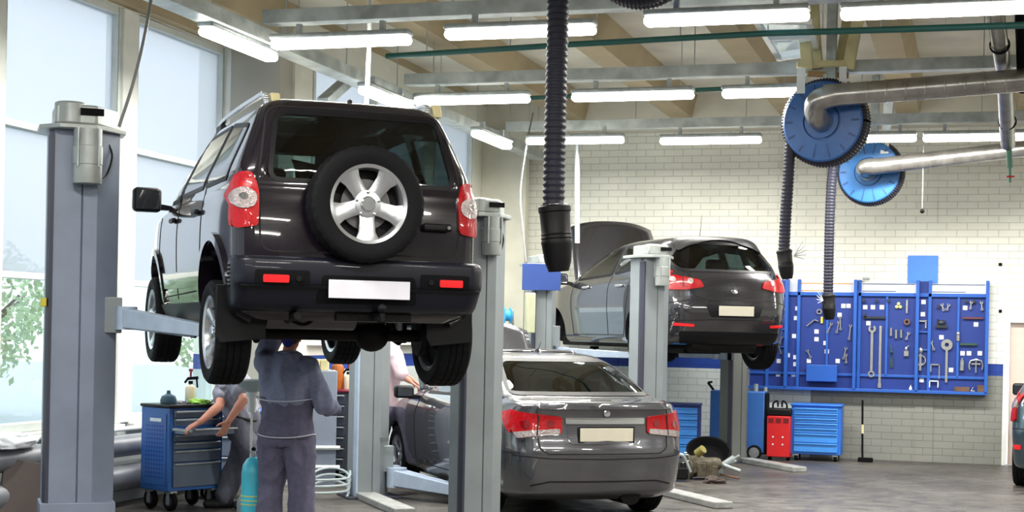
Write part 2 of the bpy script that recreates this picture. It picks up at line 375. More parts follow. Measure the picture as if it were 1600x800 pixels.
# view outside
struct(MB().box2((-60, -30, -.5), (XL-.3, 60, -.05)).build('ground_outside', mat('pale_asphalt', (190, 194, 198), .8), smooth=0))
def tree(x, y, h, r, label):
    t = thing('tree', label, 'tree', (x, y, -.05), group='trees outside the windows'); rnd = random.Random(int(x*7+y*13))
    m_ = MB().sweep([(0, 0, 0), (.05, .03, h*.4), (0, .1, h*.75)], lambda u: .14*(1-.6*u), 8)
    for k in range(6):
        a = k*1.05; m_.sweep([(0, 0, h*.35+k*.08), (cos(a)*r*.4, sin(a)*r*.4, h*.6), (cos(a)*r*.7, sin(a)*r*.7, h*.75)], .03, 6)
    m_.build('trunk', mat('bark', (120, 110, 95), .9), t)
    f = MB()
    for k in range(2600):
        a, b_, rr = rnd.uniform(0, 2*pi), math.acos(rnd.uniform(-1, 1)), r*rnd.uniform(.55, 1)**.6
        q = noise.noise(Vector((cos(a)*2+x, sin(a)*2+y, cos(b_)*2)))
        rr *= 1+.5*q
        c = Vector((rr*sin(b_)*cos(a), rr*sin(b_)*sin(a), h*.68+rr*cos(b_)*.75)); s_ = rnd.uniform(.05, .1)
        u = Vector((rnd.uniform(-1, 1), rnd.uniform(-1, 1), rnd.uniform(-1, 1))).normalized(); v = u.orthogonal().normalized()
        f.add([c+u*s_, c+v*s_*.5, c-u*s_, c-v*s_*.5], [(0, 1, 2, 3)])
    f.build('foliage', mat('leaves_hazed_green', (186, 204, 164), .7, noise_amt=.3, noise_scale=2), t, smooth=0)  # pale leaf tone has the outdoor haze painted in
for (x, y, h, r) in ((-10.6, 8.0, 1.9, 1.1), (-11.8, 12.9, 2.0, 1.1), (-14.6, 17.2, 2.2, 1.3), (-11.5, 10.5, 2.2, 1.2), (-17, 23, 2.9, 1.7), (-19, 19, 2.6, 1.5), (-12.5, 15.2, 2.1, 1.2), (-14, 28, 2.6, 1.6)):
    tree(x, y, h, r, 'pale green leafy tree outside beyond the window wall')
# ------------------------------------------------------------------ lights
def lamp(p, along, label, L=1.27, power=78., grp='fluorescent lamps under the ceiling trays', tall=.15):
    rz = 0 if along == 'x' else pi/2
    t = thing('ceiling_lamp', label, 'lamp', p, rz, grp)
    MB().box((0, 0, .035), (L, .15, .05)).build('housing', M_STEEL, t, bevel=.02, seg=3)
    MB().box((0, 0, -.025), (L-.01, .14, .075)).build('diffuser', M_DIFF, t, bevel=.035, seg=4)
    for x in (-L*.3, L*.3): MB().box((x, 0, .10), (.04, .05, .09)).build('bracket', M_STEEL, t)
    li = bpy.data.lights.new('tube_light', 'AREA'); li.shape = 'RECTANGLE'; li.size = L-.05; li.size_y = .12; li.energy = power; li.color = (1, .97, .9)
    lo = bpy.data.objects.new('tube_light', li); COL.objects.link(lo); lo.location = Vector(p)+Vector((0, 0, -.075)); lo.rotation_euler = (0, 0, rz)
    return t
ZT = 4.27
def lamp_at(px, py, z, along, label, **k):
    d = ray(px, py); q = CAM+d*((z-CZ)/d.z); return lamp(q, along, label, **k)
lamp_at(532, 62, 4.10, 'x', 'first lamp from the window side in the nearest crosswise row')
lamp_at(812, 46, 4.10, 'x', 'lamp in the nearest row, crossed by the big black hanging hose')
lamp_at(1134, 24, 4.10, 'x', 'lamp in the nearest row, right of the black hose coil')
lamp_at(1475, 12, 4.10, 'x', 'long lamp in the nearest row, crossed by the silver slanting pipe', L=1.5)
lamp_at(737, 153, 4.10, 'x', 'lamp in the middle row right of the dark off-roader roof')
lamp_at(988, 147, 4.10, 'x', 'lamp in the middle row between the hose and the large reel')
lamp_at(1228, 141, 4.10, 'x', 'lamp in the middle row partly behind the large blue reel')
lamp_at(898, 217, 4.10, 'x', 'lamp in the farthest row with the black hose hanging before it', power=125)
lamp_at(1110, 217, 4.10, 'x', 'lamp in the farthest row above the grey hatchback on the lift', power=125)
lamp_at(1366, 214, 4.10, 'x', 'lamp in the farthest row behind the smaller blue reel', L=1.0, power=110)
lamp_at(1528, 212, 4.10, 'x', 'lamp in the farthest row above the blue tool board', power=125)
lamp_at(375, 66, 4.08, 'y', 'lengthwise lamp in front of the tall window')
lamp_at(769, 216, 3.98, 'y', 'lengthwise lamp beside the far pillar of the window wall')
lamp_at(605, 152, 4.02, 'y', 'lengthwise lamp partly behind the roof of the dark off-roader')
for Y in (7.0, 2.5, -1.5):
    for X in (-4.6, -1.8, 1.2, 4.4):
        lamp((X, Y, 4.10), 'x', 'fluorescent lamp overhead behind the photographer', power=105, grp='lamps overhead out of the picture')
for X in (3.2, 5.6):
    for Y in (11.5, 15.5, 19.3): lamp((X, Y, 4.10), 'x', 'fluorescent lamp overhead at the far side of the hall', power=100, grp='lamps beyond the right edge')
w = bpy.data.worlds.new('sky'); SC.world = w; w.use_nodes = True; bg = w.node_tree.nodes['Background']
bg.inputs[0].default_value = (.90, .95, 1.0, 1); bg.inputs[1].default_value = 2.5
def portal(y0, y1):
    li = bpy.data.lights.new('window_daylight', 'AREA'); li.shape = 'RECTANGLE'; li.size = y1-y0; li.size_y = TOP-SILL
    li.cycles.is_portal = True
    lo = bpy.data.objects.new('window_daylight', li); COL.objects.link(lo); lo.location = (XL-.2, (y0+y1)/2, (TOP+SILL)/2); lo.rotation_euler = (R(90), 0, R(-90))
# ------------------------------------------------------------------ trays, pipes
def tray(name, p, q, label, w=.16, h=.11):
    t = thing(name, label, 'cable tray', p); d = Vector(q)-Vector(p); L = d.length; t.rotation_euler = (0, 0, math.atan2(d.y, d.x))
    m_ = MB().box((L/2, 0, 0), (L, w, .006)).box((L/2, -w/2, h/2), (L, .008, h)).box((L/2, w/2, h/2), (L, .008, h)).box((L/2, -w/2+.012, h), (L, .03, .006)).box((L/2, w/2-.012, h), (L, .03, .006))
    m_.build('channel', M_TRAY, t, smooth=0)
    for k in range(int(L/1.4)+1):
        x = .3+k*1.4
        if x < L: MB().tube((x, 0, 0), (x, 0, ZC-p[2]-.0), .006, n=6).build('hanger_rod', M_STEEL, t)
    cb = MB()
    for j in range(3): cb.sweep(smoothpath([(L*i/12, -.04+.04*j+random.uniform(-.01, .01), .02+random.uniform(0, .02)) for i in range(13)], 3), .009, 6)
    cb.build('cable', M_BLACK, t)
    return t
Y1, Y2, Y3 = 12.1, 15.4, 19.1
tray('cable_tray', (-5.9, Y1, ZT), (XR-.2, Y1, ZT), 'nearest crosswise zinc cable tray under the ceiling')
tray('cable_tray', (-5.85, Y2, ZT), (XR-.2, Y2, ZT), 'middle crosswise zinc cable tray with lamps hanging below')
tray('cable_tray', (-5.85, Y3, ZT), (XR-.2, Y3, ZT), 'farthest crosswise zinc cable tray before the brick wall')
tray('cable_tray', (-6.0, 4.0, ZT-.14), (-6.0, YB-.5, ZT-.14), 'lengthwise zinc cable tray running along the window wall', w=.2)
def pipe(pts, r, m, name, label, cat='pipe', n=12, sub=0, rods=0):
    o = MB().sweep(smoothpath(pts, sub) if sub else pts, r, n).build(name, m); tag(o, label, cat)
    for k in range(rods):
        u = (k+.5)/rods*(len(pts)-1); i = int(u); p = Vector(pts[i]).lerp(Vector(pts[i+1]), u-i); MB().tube(p, (p.x, p.y, ZC), .006, n=6).build('hanger_rod', M_STEEL, o)
    return o
pipe([W(604, 88, 15.2), W(900, 69, 14.3), W(1200, 52, 13.6), W(1400, 46, 12.7), W(1640, 38, 12.0)], .028, M_GREENP, 'green_pipe', 'green painted pipe crossing the whole ceiling between two lamp rows', rods=9)
pipe([W(790, 155, 18.0), W(1160, 137, 17.2), W(1250, 133, 17)], .024, M_GREENP, 'green_pipe', 'green pipe crossing behind the middle lamp row', rods=4)
pipe([W(579, -92, 13.2), W(577, 70, 13.2), W(571, 200, 13.4)], .02, M_WHITE, 'conduit_pipe', 'thin white upright conduit above the roof of the dark off-roader')
pipe([W(902, 222, 20.0), W(902, 380, 20.0)], .035, M_STEEL, 'wall_pipe', 'grey upright pipe on the brick wall left of the raised bonnet')
pipe([W(238, -12, 11.2), W(225, 60, 11.1), W(208, 130, 11.05), W(186, 198, 11.0)], .012, mat('cable_grey', (120, 122, 122), .5), 'hanging_cable', 'grey cable sloping from the ceiling to the top of the nearest lift column', 'cable', 8, 6)
pipe([W(833, 176, 19.5), W(822, 230, 19.5), W(813, 300, 19.5), W(816, 350, 19.4), W(822, 410, 19.3)], .012, mat('cable_grey', (120, 122, 122), .5), 'hanging_cable', 'thin pale cable hanging down to the blue sign on the lift column', 'cable', 8, 6)
pipe([W(1443, 226, 19), W(1441, 325, 19)], .006, M_STEEL, 'pull_cord', 'thin pull cord hanging before the brick wall, ending in a small dark ball', 'cord', 6)
MB().ball((0, 0, 0), .028).build('cord_weight', M_MATTE, bpy.data.objects['pull_cord']).location = W(1441, 330, 19)
# ------------------------------------------------------------------ cars
def paint(name, rgb, metal=.5, rough=.3, ior=1.55):
    m = mat(name, rgb, rough, metal, coat=1., spec=.2); m.node_tree.nodes['Principled BSDF'].inputs['Coat IOR'].default_value = ior; return m
def catmull(rows, sub):
    out = []; n = len(rows)
    for i in range(n-1):
        a, b, c, d = rows[max(i-1, 0)], rows[i], rows[i+1], rows[min(i+2, n-1)]
        for k in range(sub):
            t = k/sub
            out.append([.5*((2*b[j])+(c[j]-a[j])*t+(2*a[j]-5*b[j]+4*c[j]-d[j])*t*t+(3*b[j]-a[j]-3*c[j]+d[j])*t**3) for j in range(len(b))])
    out.append(list(rows[-1])); return out
def lerp_table(tb, x):
    if x <= tb[0][0]: return tb[0][1]
    for (a, u), (b, v) in zip(tb, tb[1:]):
        if x <= b:
            t = (x-a)/(b-a); t = t*t*(3-2*t); return u+(v-u)*t
    return tb[-1][1]
class Car:
    def __init__(s, name, label, cat, xc, D, z0, rows, taper, rr=.13, rf=.3, bow=.05, heading=20., mat_paint=None, roll=0., pitch=0., group=None, _=0):
        s.o = Vector(C(xc, D, z0)); s.rz = YAW+R(heading); s.pitch = pitch
        s.root = thing(name, label, cat, s.o, s.rz, group)
        s.M = Matrix.Translation(s.o) @ Matrix.Rotation(s.rz, 4, 'Z'); s.Mi = s.M.inverted(); s.RI = s.Mi.to_3x3()
        s.rows = catmull(rows, 5); s.taper = taper; s.rr = rr; s.rf = rf; s.bow = bow; s.paint = mat_paint; s.hw = max(r[1] for r in rows)
        s.zr = [r[0] for r in rows]
    def pix(s, px, py, axis, val):                 # pixel -> point of a plane of the car
        o = s.Mi @ CAM; d = s.RI @ ray(px, py); t = (val-o[axis])/d[axis]; return o+d*t
    def B(s, px, py, y=.05): q = s.pix(px, py, 1, y); return (q.x, q.z)
    def L(s, px, py, x=None): q = s.pix(px, py, 0, -s.hw+.03 if x is None else x); return (q.y, q.z)
    def contour(s, row, grow=0., ycut=None):
        z, hw, yr, yf = row[:4]; rr = min(s.rr, hw*.9, (yf-yr)*.3); rf = min(s.rf, hw*.9, (yf-yr)*.3)
        P = []
        n = 7
        for i in range(n): x = (hw-rr)*i/n; P.append((x, yr+s.bow*(x/hw)**2))
        ya = yr+s.bow*((hw-rr)/hw)**2
        for i in range(9): a = -pi/2+pi/2*i/9; P.append((hw-rr+rr*cos(a), ya+rr+rr*sin(a)))
        y0, y1 = ya+rr, yf-.10-rf
        for i in range(44): P.append((hw, y0+(y1-y0)*i/44))
        for i in range(9): a = pi/2*i/9; P.append((hw-rf+rf*cos(a), y1+rf*sin(a)))
        for i in range(n+1): x = (hw-rf)*(1-i/n); P.append((x, yf-.10*(x/max(hw-rf, .01))**2))
        P = [(x*lerp_table(s.taper, y), y) for x, y in P]
        P += [(-x, y) for x, y in P[-2:0:-1]]
        return [(x, y, z) for x, y in P]
    def shell(s, arches=(), arch_r=.36, arch_in=.30):
        rings = [s.contour(r) for r in s.rows]; n = len(rings[0]); vs = [p for r in rings for p in r]
        fs = [(k*n+i, k*n+(i+1) % n, (k+1)*n+(i+1) % n, (k+1)*n+i) for k in range(len(rings)-1) for i in range(n)]
        fs += [tuple(range(n))[::-1], tuple(range((len(rings)-1)*n, len(rings)*n))]
        mb = MB().add(vs, fs); o = mb.build('body_tmp', s.paint, smooth=0)
        bm = bmesh.new(); bm.from_mesh(o.data); s.bvh = BVHTree.FromBMesh(bm); bm.free()
        if arches:
            c = MB()
            for y, z in arches:
                for sx in (-1, 1): c.tube((sx*(s.hw+.2), y, z), (sx*(s.hw-arch_in), y, z), arch_r, n=40)
            co = c.build('cut_tmp', s.paint, smooth=0)
            b = o.modifiers.new('b', 'BOOLEAN'); b.operation = 'DIFFERENCE'; b.object = co; b.solver = 'EXACT'
            me = evaluated(o); bpy.data.objects.remove(co)
        else: me = o.data.copy()
        bpy.data.objects.remove(o); s.me = me; return s
    def proj(s, view, a, b):
        org, d = {'L': ((-5, a, b), (1, 0, 0)), 'R': ((5, a, b), (-1, 0, 0)), 'B': ((a, -5, b), (0, 1, 0)), 'F': ((a, 12, b), (0, -1, 0)), 'T': ((a, b, 8), (0, 0, -1))}[view]
        h = s.bvh.ray_cast(Vector(org), Vector(d))
        if h[0] is None:
            st = {'L': (-s.hw, a, b), 'R': (s.hw, a, b), 'B': (a, .1, b), 'F': (a, 4, b), 'T': (a, b, 1.5)}[view]
            h = s.bvh.find_nearest(Vector(st))
        nrm = h[1]
        if nrm.dot(Vector(d)) > 0: nrm = -nrm
        return h[0], nrm
    def hole(s, view, poly):
        bm = bmesh.new(); bm.from_mesh(s.me); ax = {'L': (1, 2), 'R': (1, 2), 'B': (0, 2), 'F': (0, 2), 'T': (0, 1)}[view]
        side = {'L': lambda c: c.x < -.2, 'R': lambda c: c.x > .2, 'B': lambda c: c.y < 1.6, 'F': lambda c: c.y > 2, 'T': lambda c: c.z > 1}[view]
        m = len(poly); A = sum(poly[i][0]*poly[(i+1) % m][1]-poly[(i+1) % m][0]*poly[i][1] for i in range(m)); sg = 1 if A > 0 else -1
        u0, u1 = min(p[0] for p in poly)-.15, max(p[0] for p in poly)+.15; v0, v1 = min(p[1] for p in poly)-.15, max(p[1] for p in poly)+.15
        for i in range(m):
            p, q = poly[i], poly[(i+1) % m]; no = [0, 0, 0]; no[ax[0]] = -(q[1]-p[1]); no[ax[1]] = (q[0]-p[0]); co = [0, 0, 0]; co[ax[0]], co[ax[1]] = p
            fs = [f for f in bm.faces if side(f.calc_center_median()) and u0 < f.calc_center_median()[ax[0]] < u1 and v0 < f.calc_center_median()[ax[1]] < v1]
            ge = set(fs); es = set(e for f in fs for e in f.edges); vv = set(v for f in fs for v in f.verts)
            bmesh.ops.bisect_plane(bm, geom=list(ge)+list(es)+list(vv), plane_co=co, plane_no=no, dist=1e-5)
        dele = []
        for f in bm.faces:
            c = f.calc_center_median()
            if not side(c): continue
            x, y = c[ax[0]], c[ax[1]]
            if all(sg*((poly[(i+1) % m][0]-poly[i][0])*(y-poly[i][1])-(poly[(i+1) % m][1]-poly[i][1])*(x-poly[i][0])) > -1e-6 for i in range(m)): dele.append(f)
        bmesh.ops.delete(bm, geom=dele, context='FACES'); bm.to_mesh(s.me); bm.free()
    def finish(s, th=.02):
        o = link('body', s.me, [s.paint, M_INNER], s.root, 32)
        sm = o.modifiers.new('lining', 'SOLIDIFY'); sm.thickness = th; sm.offset = -1; sm.material_offset = 1
        s.body = o; return o
    def patch(s, name, view, polys, m, off=.004, parent=None, step=.05, smooth=40, base=-.003, bevel=0.):
        bm = bmesh.new()
        for poly in polys:
            vs = [bm.verts.new((p[0], p[1], 0)) for p in poly]; bm.faces.new(vs)
        bmesh.ops.remove_doubles(bm, verts=bm.verts, dist=1e-5)
        bmesh.ops.triangulate(bm, faces=[f for f in bm.faces if len(f.verts) > 4])
        for ax in (0, 1):
            lo = min(v.co[ax] for v in bm.verts); hi = max(v.co[ax] for v in bm.verts); t = math.floor(lo/step)*step+step
            while t < hi:
                no = [0, 0, 0]; no[ax] = 1; co = [0, 0, 0]; co[ax] = t
                bmesh.ops.bisect_plane(bm, geom=list(bm.verts)+list(bm.edges)+list(bm.faces), plane_co=co, plane_no=no, dist=1e-5); t += step
        lowv = {}
        for v in bm.verts:
            p, nrm = s.proj(view, v.co.x, v.co.y); v.co = p+nrm*off; lowv[v] = p+nrm*base
        be = [e for e in bm.edges if len(e.link_faces) == 1]
        low = {}
        for e in be:
            for v in e.verts:
                if v not in low: low[v] = bm.verts.new(lowv[v])
            a, b = e.verts
            bm.faces.new((a, b, low[b], low[a]))
        bmesh.ops.recalc_face_normals(bm, faces=bm.faces)
        me = bpy.data.meshes.new(name); bm.to_mesh(me); bm.free()
        # outward check
        return link(name, me, m, parent or s.root, smooth, bevel)
    def ring(s, name, view, poly, w, m, off=.006, parent=None, r=.04, out=0.):
        a = rounded(poly, r, 4); a = inset(a, -out) if out else a; b = inset(a, w); n = len(a)
        return s.patch(name, view, [[a[i], a[(i+1) % n], b[(i+1) % n], b[i]] for i in range(n)], m, off, parent)
    def window(s, view, poly, glassm=None, w=.028, name='window', r=.04, seal=None):
        g = s.patch(name, view, [rounded(poly, r)], glassm or M_GLASSM, .003, base=.001)
        s.ring('window_seal', view, poly, w, seal or M_BLACK, .005, g, r, .008)
        return inset(poly, w*.75)
    def line(s, name, view, pts, w=.007, m=None, off=.003, parent=None):
        polys = []
        for p, q in zip(pts, pts[1:]):
            p, q = Vector(p), Vector(q); d = (q-p); n = Vector((-d.y, d.x)).normalized()*w/2; polys.append([p-n, q-n, q+n, p+n])
        return s.patch(name, view, polys, m or M_LINE, off, parent, base=0)
def arcpts(cx, cy, r, a0, a1, n=16, ry=None): return [(cx+r*cos(R(a0+(a1-a0)*i/n)), cy+(ry or r)*sin(R(a0+(a1-a0)*i/n))) for i in range(n+1)]
def circ(cx, cy, r, n=20, ry=None): return [(cx+r*cos(2*pi*i/n), cy+(ry or r)*sin(2*pi*i/n)) for i in range(n)]

def wheel(parent, c, axis, Rr=.35, w=.215, rim=.22, nsp=5, name='wheel', spoke_w=(.055, .085), steel=False, label=None, lug_depth=.006, rot=0.):
    """axis points to the outer side of the wheel; returns the tyre (part) with rim and hub as sub-parts"""
    c = Vector(c); ax = Vector(axis).normalized(); h = w/2; sh = .012
    prof = [(rim*.985, -h*.72), (rim*1.01, -h*.86), (rim+.02, -h*.92), (rim+(Rr-rim)*.45, -h), (rim+(Rr-rim)*.75, -h*.985), (Rr-.018, -h*.93), (Rr-.004, -h*.8), (Rr, -h*.6)]
    g = [(Rr, -h*.42), (Rr-.008, -h*.40), (Rr-.008, -h*.34), (Rr, -h*.32), (Rr+.001, -h*.04), (Rr-.008, -h*.02), (Rr-.008, h*.02), (Rr+.001, h*.04)]
    prof2 = [(r, -z) for r, z in prof][::-1]; prof2 = prof2
    g2 = [(Rr, h*.32), (Rr-.008, h*.34), (Rr-.008, h*.40), (Rr, h*.42)]
    full = prof+g+g2+prof2
    lug = {i: lug_depth for i in range(5, 9)}; m_ = len(full)
    for i in range(m_-9, m_-5): lug[i] = lug_depth
    mid = {i: lug_depth*.8 for i in (11, 12, 15, 16)}
    lug.update(mid)
    t = MB().lathe(full, c, ax, 96, lug, 3, closed=True).build(name, M_RUB, parent, 30)
    if label: t['label'] = label
    u, v, d = basis(ax)
    b = MB().lathe([(rim*.9, -h*.75), (rim*.985, -h*.74), (rim*1.0, -h*.86), (rim*1.03, -h*.88), (rim*.93, -h*.80), (rim*.9, h*.5), (rim*.94, h*.80), (rim*1.03, h*.90), (rim*1.03, h*.86), (rim*.985, h*.8), (rim*.97, h*.70), (rim*.97, -h*.7)], c, ax, 64, closed=True)
    if not steel:
        for k in range(nsp):
            a = rot+2*pi*k/nsp; e = u*cos(a)+v*sin(a); f_ = d.cross(e)
            secs = []
            for r_, hwid, z_ in ((rim*.18, spoke_w[0]*.8, h*.55), (rim*.42, spoke_w[0]*.75, h*.60), (rim*.72, (spoke_w[0]+spoke_w[1])/2*.72, h*.66), (rim*.95, spoke_w[1]*.9, h*.80)):
                hw_ = hwid*.5
                secs.append([c+e*r_-f_*hw_*1.0+d*(z_-.028), c+e*r_-f_*hw_+d*(z_-.008), c+e*r_-f_*hw_*.55+d*z_, c+e*r_+f_*hw_*.55+d*z_, c+e*r_+f_*hw_+d*(z_-.008), c+e*r_+f_*hw_+d*(z_-.028)])
            P = [p for q in secs for p in q]; n = 6
            fs = [(i*n+j, i*n+(j+1) % n, (i+1)*n+(j+1) % n, (i+1)*n+j) for i in range(3) for j in range(n)]+[tuple(range(n))[::-1], tuple(range(3*n, 4*n))]
            b.add(P, fs)
        b.lathe([(.0, h*.35), (rim*.36, h*.35), (rim*.36, h*.58), (rim*.30, h*.62), (0, h*.60)], c, ax, 40)
        b.build('rim', M_ALLOY, t, 40)
        hb = MB().lathe([(0, h*.6), (rim*.20, h*.60), (rim*.20, h*.74), (rim*.17, h*.80), (0, h*.80)], c, ax, 32)
        for k in range(5):
            a = rot+2*pi*(k+.5)/5; p_ = c+(u*cos(a)+v*sin(a))*rim*.31
            hb.lathe([(0, h*.58), (.011, h*.58), (.011, h*.66), (.006, h*.68), (0, h*.68)], p_, ax, 6)
        hb.build('hub_cap', M_CHROME, t, 30)
        MB().lathe([(.03, -h*.1), (rim*.66, -h*.1), (rim*.66, h*.05), (.03, h*.05)], c, ax, 48, closed=True).build('brake_disc', mat('brake_iron', (92, 90, 92), .4, .7), t, 30)
        MB().lathe([(rim*.4, -h*.35), (rim*.95, -h*.35), (rim*.95, -h*.28), (rim*.4, -h*.28)], c, ax, 48, closed=True).build('dust_shield', M_UNDER, t, 30)
    else:
        b.lathe([(0, h*.3), (rim*.3, h*.35), (rim*.6, h*.1), (rim*.95, h*.3)], c, ax, 40); b.build('rim', mat('steel_rim', (60, 60, 64), .5, .5), t)
    return t
def mirror_unit(car, x, y, z, m, sg=-1, size=(.10, .20, .155)):
    g = MB().taper((sg*(abs(x)-.06), y+.02, z-.03), (sg*(abs(x)+.10), y, z-.02), .05, .03, .06, .05)
    g.build('mirror_arm', M_BLACK, car.root)
    o = MB().box((sg*(abs(x)+.16), y, z+.03), (size[1], size[0], size[2])).build('side_mirror', m, car.root, bevel=.035, seg=4)
    MB().box((sg*(abs(x)+.16), y-size[0]/2-.002, z+.03), (size[1]-.05, .006, size[2]-.04)).build('mirror_glass', M_MIRREFL, o, bevel=.002)
def seats(car, ys, zs, hw=.42, hr=True):
    for (y, z) in zip(ys, zs):
        for x in (-hw, hw):
            o = MB().box((x, y, z), (.48, .14, .58)).build('seat', M_TRIM, car.root, bevel=.06, seg=3)
            MB().box((x, y-.02, z+.42), (.26, .10, .18)).build('headrest', M_TRIM, o, bevel=.04, seg=3)
def antenna(car, x, y, z, h, lean=.2):
    o = MB().tube((x, y, z), (x, y+.0-lean*h, z+h), .004, .002, 6).build('antenna', M_BLACK, car.root)
    MB().lathe([(.03, 0), (.025, .02), (.01, .04), (0, .045)], (x, y, z-.01), (0, 0, 1), 16).build('antenna_base', M_BLACK, o)
def mir(poly): return [(-a, b) for a, b in poly]

# ============ 1. dark off-roader on the nearest lift
def build_suv():
    P = paint('paint_aubergine_black', (22, 17, 26), 0., .2)
    rows = [(.40,.70,.14,3.75),(.46,.78,.08,3.86),(.60,.81,.05,3.90),(.80,.825,.04,3.92),(1.00,.828,.045,3.88),(1.12,.824,.055,3.80),(1.19,.816,.065,3.45),(1.23,.81,.07,3.10),(1.27,.80,.08,2.92),(1.36,.785,.09,2.78),
            (1.55,.705,.15,2.48),(1.72,.63,.21,2.20),(1.79,.58,.25,2.06),(1.825,.51,.31,1.92),(1.84,.38,.50,1.70),(1.845,.05,.9,1.3)]
    car = Car('off_roader', 'near-black off-roader with a spare wheel on its tailgate, raised on the nearest lift', 'car', -.950, 9.73, 1.30, rows, [(0, .97), (.6, 1), (3.0, 1), (3.9, .93)], rr=.13, rf=.28, bow=.05, mat_paint=P, heading=21.5)
    ra, fa = .74, 3.24; RW = .345
    car.shell([(ra, .46), (fa, .46)], .455, .34)
    rt = car.root
    # --- windows
    gp = [car.B(440, 168, .2), car.B(683, 178, .2), car.B(707, 290, .12), car.B(430, 252, .12)]
    gp = [(-.53, 1.735), (.555, 1.735), (.645, 1.275), (-.60, 1.275)]
    car.hole('B', car.window('B', gp, M_GLASSD, .03, 'rear_window', .09))
    q1 = [(.42, 1.30), (.42, 1.66), (1.05, 1.73), (1.16, 1.30)]
    q2 = [(1.22, 1.30), (1.11, 1.73), (1.92, 1.72), (2.10, 1.30)]
    q3 = [(2.17, 1.28), (1.99, 1.71), (2.18, 1.70), (2.86, 1.28)]
    for v in 'LR':
        for i, q in enumerate((q1, q2, q3)): car.hole(v, car.window(v, q, M_GLASSM if v == 'R' else M_GLASSM, .03, 'side_window', .05))
    ws = [(-.66, 1.32), (.66, 1.32), (.54, 1.72), (-.54, 1.72)]
    car.hole('F', car.window('F', ws, M_GLASSM, .03, 'windscreen', .08))
    # --- tailgate and doors
    tg = [(-.575, 1.765), (.59, 1.765), (.675, 1.30), (.655, .83), (-.645, .83), (-.66, 1.30)]
    t2 = rounded(tg, .09, 5); car.line('tailgate_gap', 'B', t2+[t2[0]], .012)
    for v in 'LR':
        d1 = [(1.20, .62), (1.17, 1.0), (1.13, 1.28), (1.08, 1.74)]; car.line('door_gap', v, d1, .011)
        d2 = [(2.15, .55), (2.16, 1.0), (2.13, 1.28), (1.96, 1.74)]; car.line('door_gap', v, d2, .011)
        d3 = [(2.93, .60), (2.98, .9), (2.93, 1.26), (2.2, 1.73)]; car.line('door_gap', v, d3, .011)
        car.line('door_gap', v, [(1.2, .60), (2.95, .57)], .011)
        car.patch('door_moulding', v, [rounded([(1.18, .62), (1.18, .74), (2.9, .76), (2.9, .64)], .02)], P, .012)
        for y in (1.30, 2.27):
            p, nn = car.proj(v, y, 1.14); MB().box((p.x+nn.x*.02, y, p.z), (.035, .17, .035)).build('door_handle', M_BLACK, rt, bevel=.012, seg=3)
        car.patch('sill_panel', v, [[(1.12, .40), (1.12, .52), (2.80, .52), (2.80, .40)]], M_BLACK, .03)
        # arch flares
        for y, z, r0, r1 in ((ra, .46, .458, .515), (fa, .46, .458, .515)):
            a = arcpts(y, z, r0, -8, 188, 22); b = arcpts(y, z, r1, -8, 188, 22)
            car.patch('wheel_arch_flare', v, [[a[i], a[i+1], b[i+1], b[i]] for i in range(len(a)-1)], P, .022)
    # --- bumper
    s_ = []
    brow = [(.45,.76,.10),(.48,.82,.0),(.60,.845,-.055),(.64,.85,-.075),(.74,.85,-.075),(.785,.84,-.06),(.80,.82,.02)]
    for z, hw, y in catmull(brow, 4): s_.append([(p[0], p[1], p[2]) for p in car.contour((z, hw, y, 3.9))])
    n = len(s_[0]); keep = [i for i in range(n) if s_[3][i][1] < .30]
    right = [i for i in keep if i < n//2]; left = [i for i in keep if i > n//2]; order = left+right
    vs = [r[i] for r in s_ for i in order]; m = len(order); fs = [(k*m+i, k*m+i+1, (k+1)*m+i+1, (k+1)*m+i) for k in range(len(s_)-1) for i in range(m-1)]
    M_BUMP = mat('bumper_plastic', (16, 18, 30), .4, coat=.15, spec=.25)
    bo = MB().add(vs, fs).build('rear_bumper', M_BUMP, rt, 35); sm = bo.modifiers.new('s', 'SOLIDIFY'); sm.thickness = .03; sm.offset = -1
    bb = Car.__new__(Car); bb.__dict__.update(car.__dict__); b2 = bmesh.new(); b2.from_mesh(bo.data); bb.bvh = BVHTree.FromBMesh(b2); b2.free()
    pl = [car.B(512, 437, -.08), car.B(641, 440, -.08), car.B(641, 469, -.08), car.B(512, 466, -.08)]
    cx = sum(p[0] for p in pl)/4; cz = sum(p[1] for p in pl)/4
    bb.patch('plate_recess', 'B', [rounded([(cx-.33, cz-.09), (cx+.33, cz-.09), (cx+.30, cz+.085), (cx-.30, cz+.085)], .02)], M_MATTE, .006, bo)
    np_ = MB().box((cx, -.088, cz), (.53, .006, .115)).build('number_plate', M_PLATE, rt, bevel=.003); np_['label'] = 'blank white number plate'
    for sg in (-1, 1):
        rl = [(sg*.49, .635), (sg*.65, .635), (sg*.65, .68), (sg*.49, .68)]
        bb.patch('fog_recess', 'B', [rounded([(sg*.36, .62), (sg*.70, .62), (sg*.70, .71), (sg*.36, .71)], .02)], M_MATTE, .004, bo)
        r_ = bb.patch('rear_reflector', 'B', [rounded(rl, .01)], M_REDR, .014); r_['label'] = 'small red rear reflector in the bumper'
        bb.patch('parking_sensor', 'B', [circ(sg*.43, .66, .018)], M_BLACK, .014, bo)
    bb.patch('bumper_step', 'B', [rounded([(-.78, .60), (.78, .60), (.78, .618), (-.78, .618)], .004)], M_BLACK, .012, bo)
    for k in range(6): bb.patch('bumper_vent', 'L', [[(.10, .60+k*.026), (.17, .60+k*.026), (.17, .612+k*.026), (.10, .612+k*.026)]], M_MATTE, .004, bo)
    for v in 'R': pass
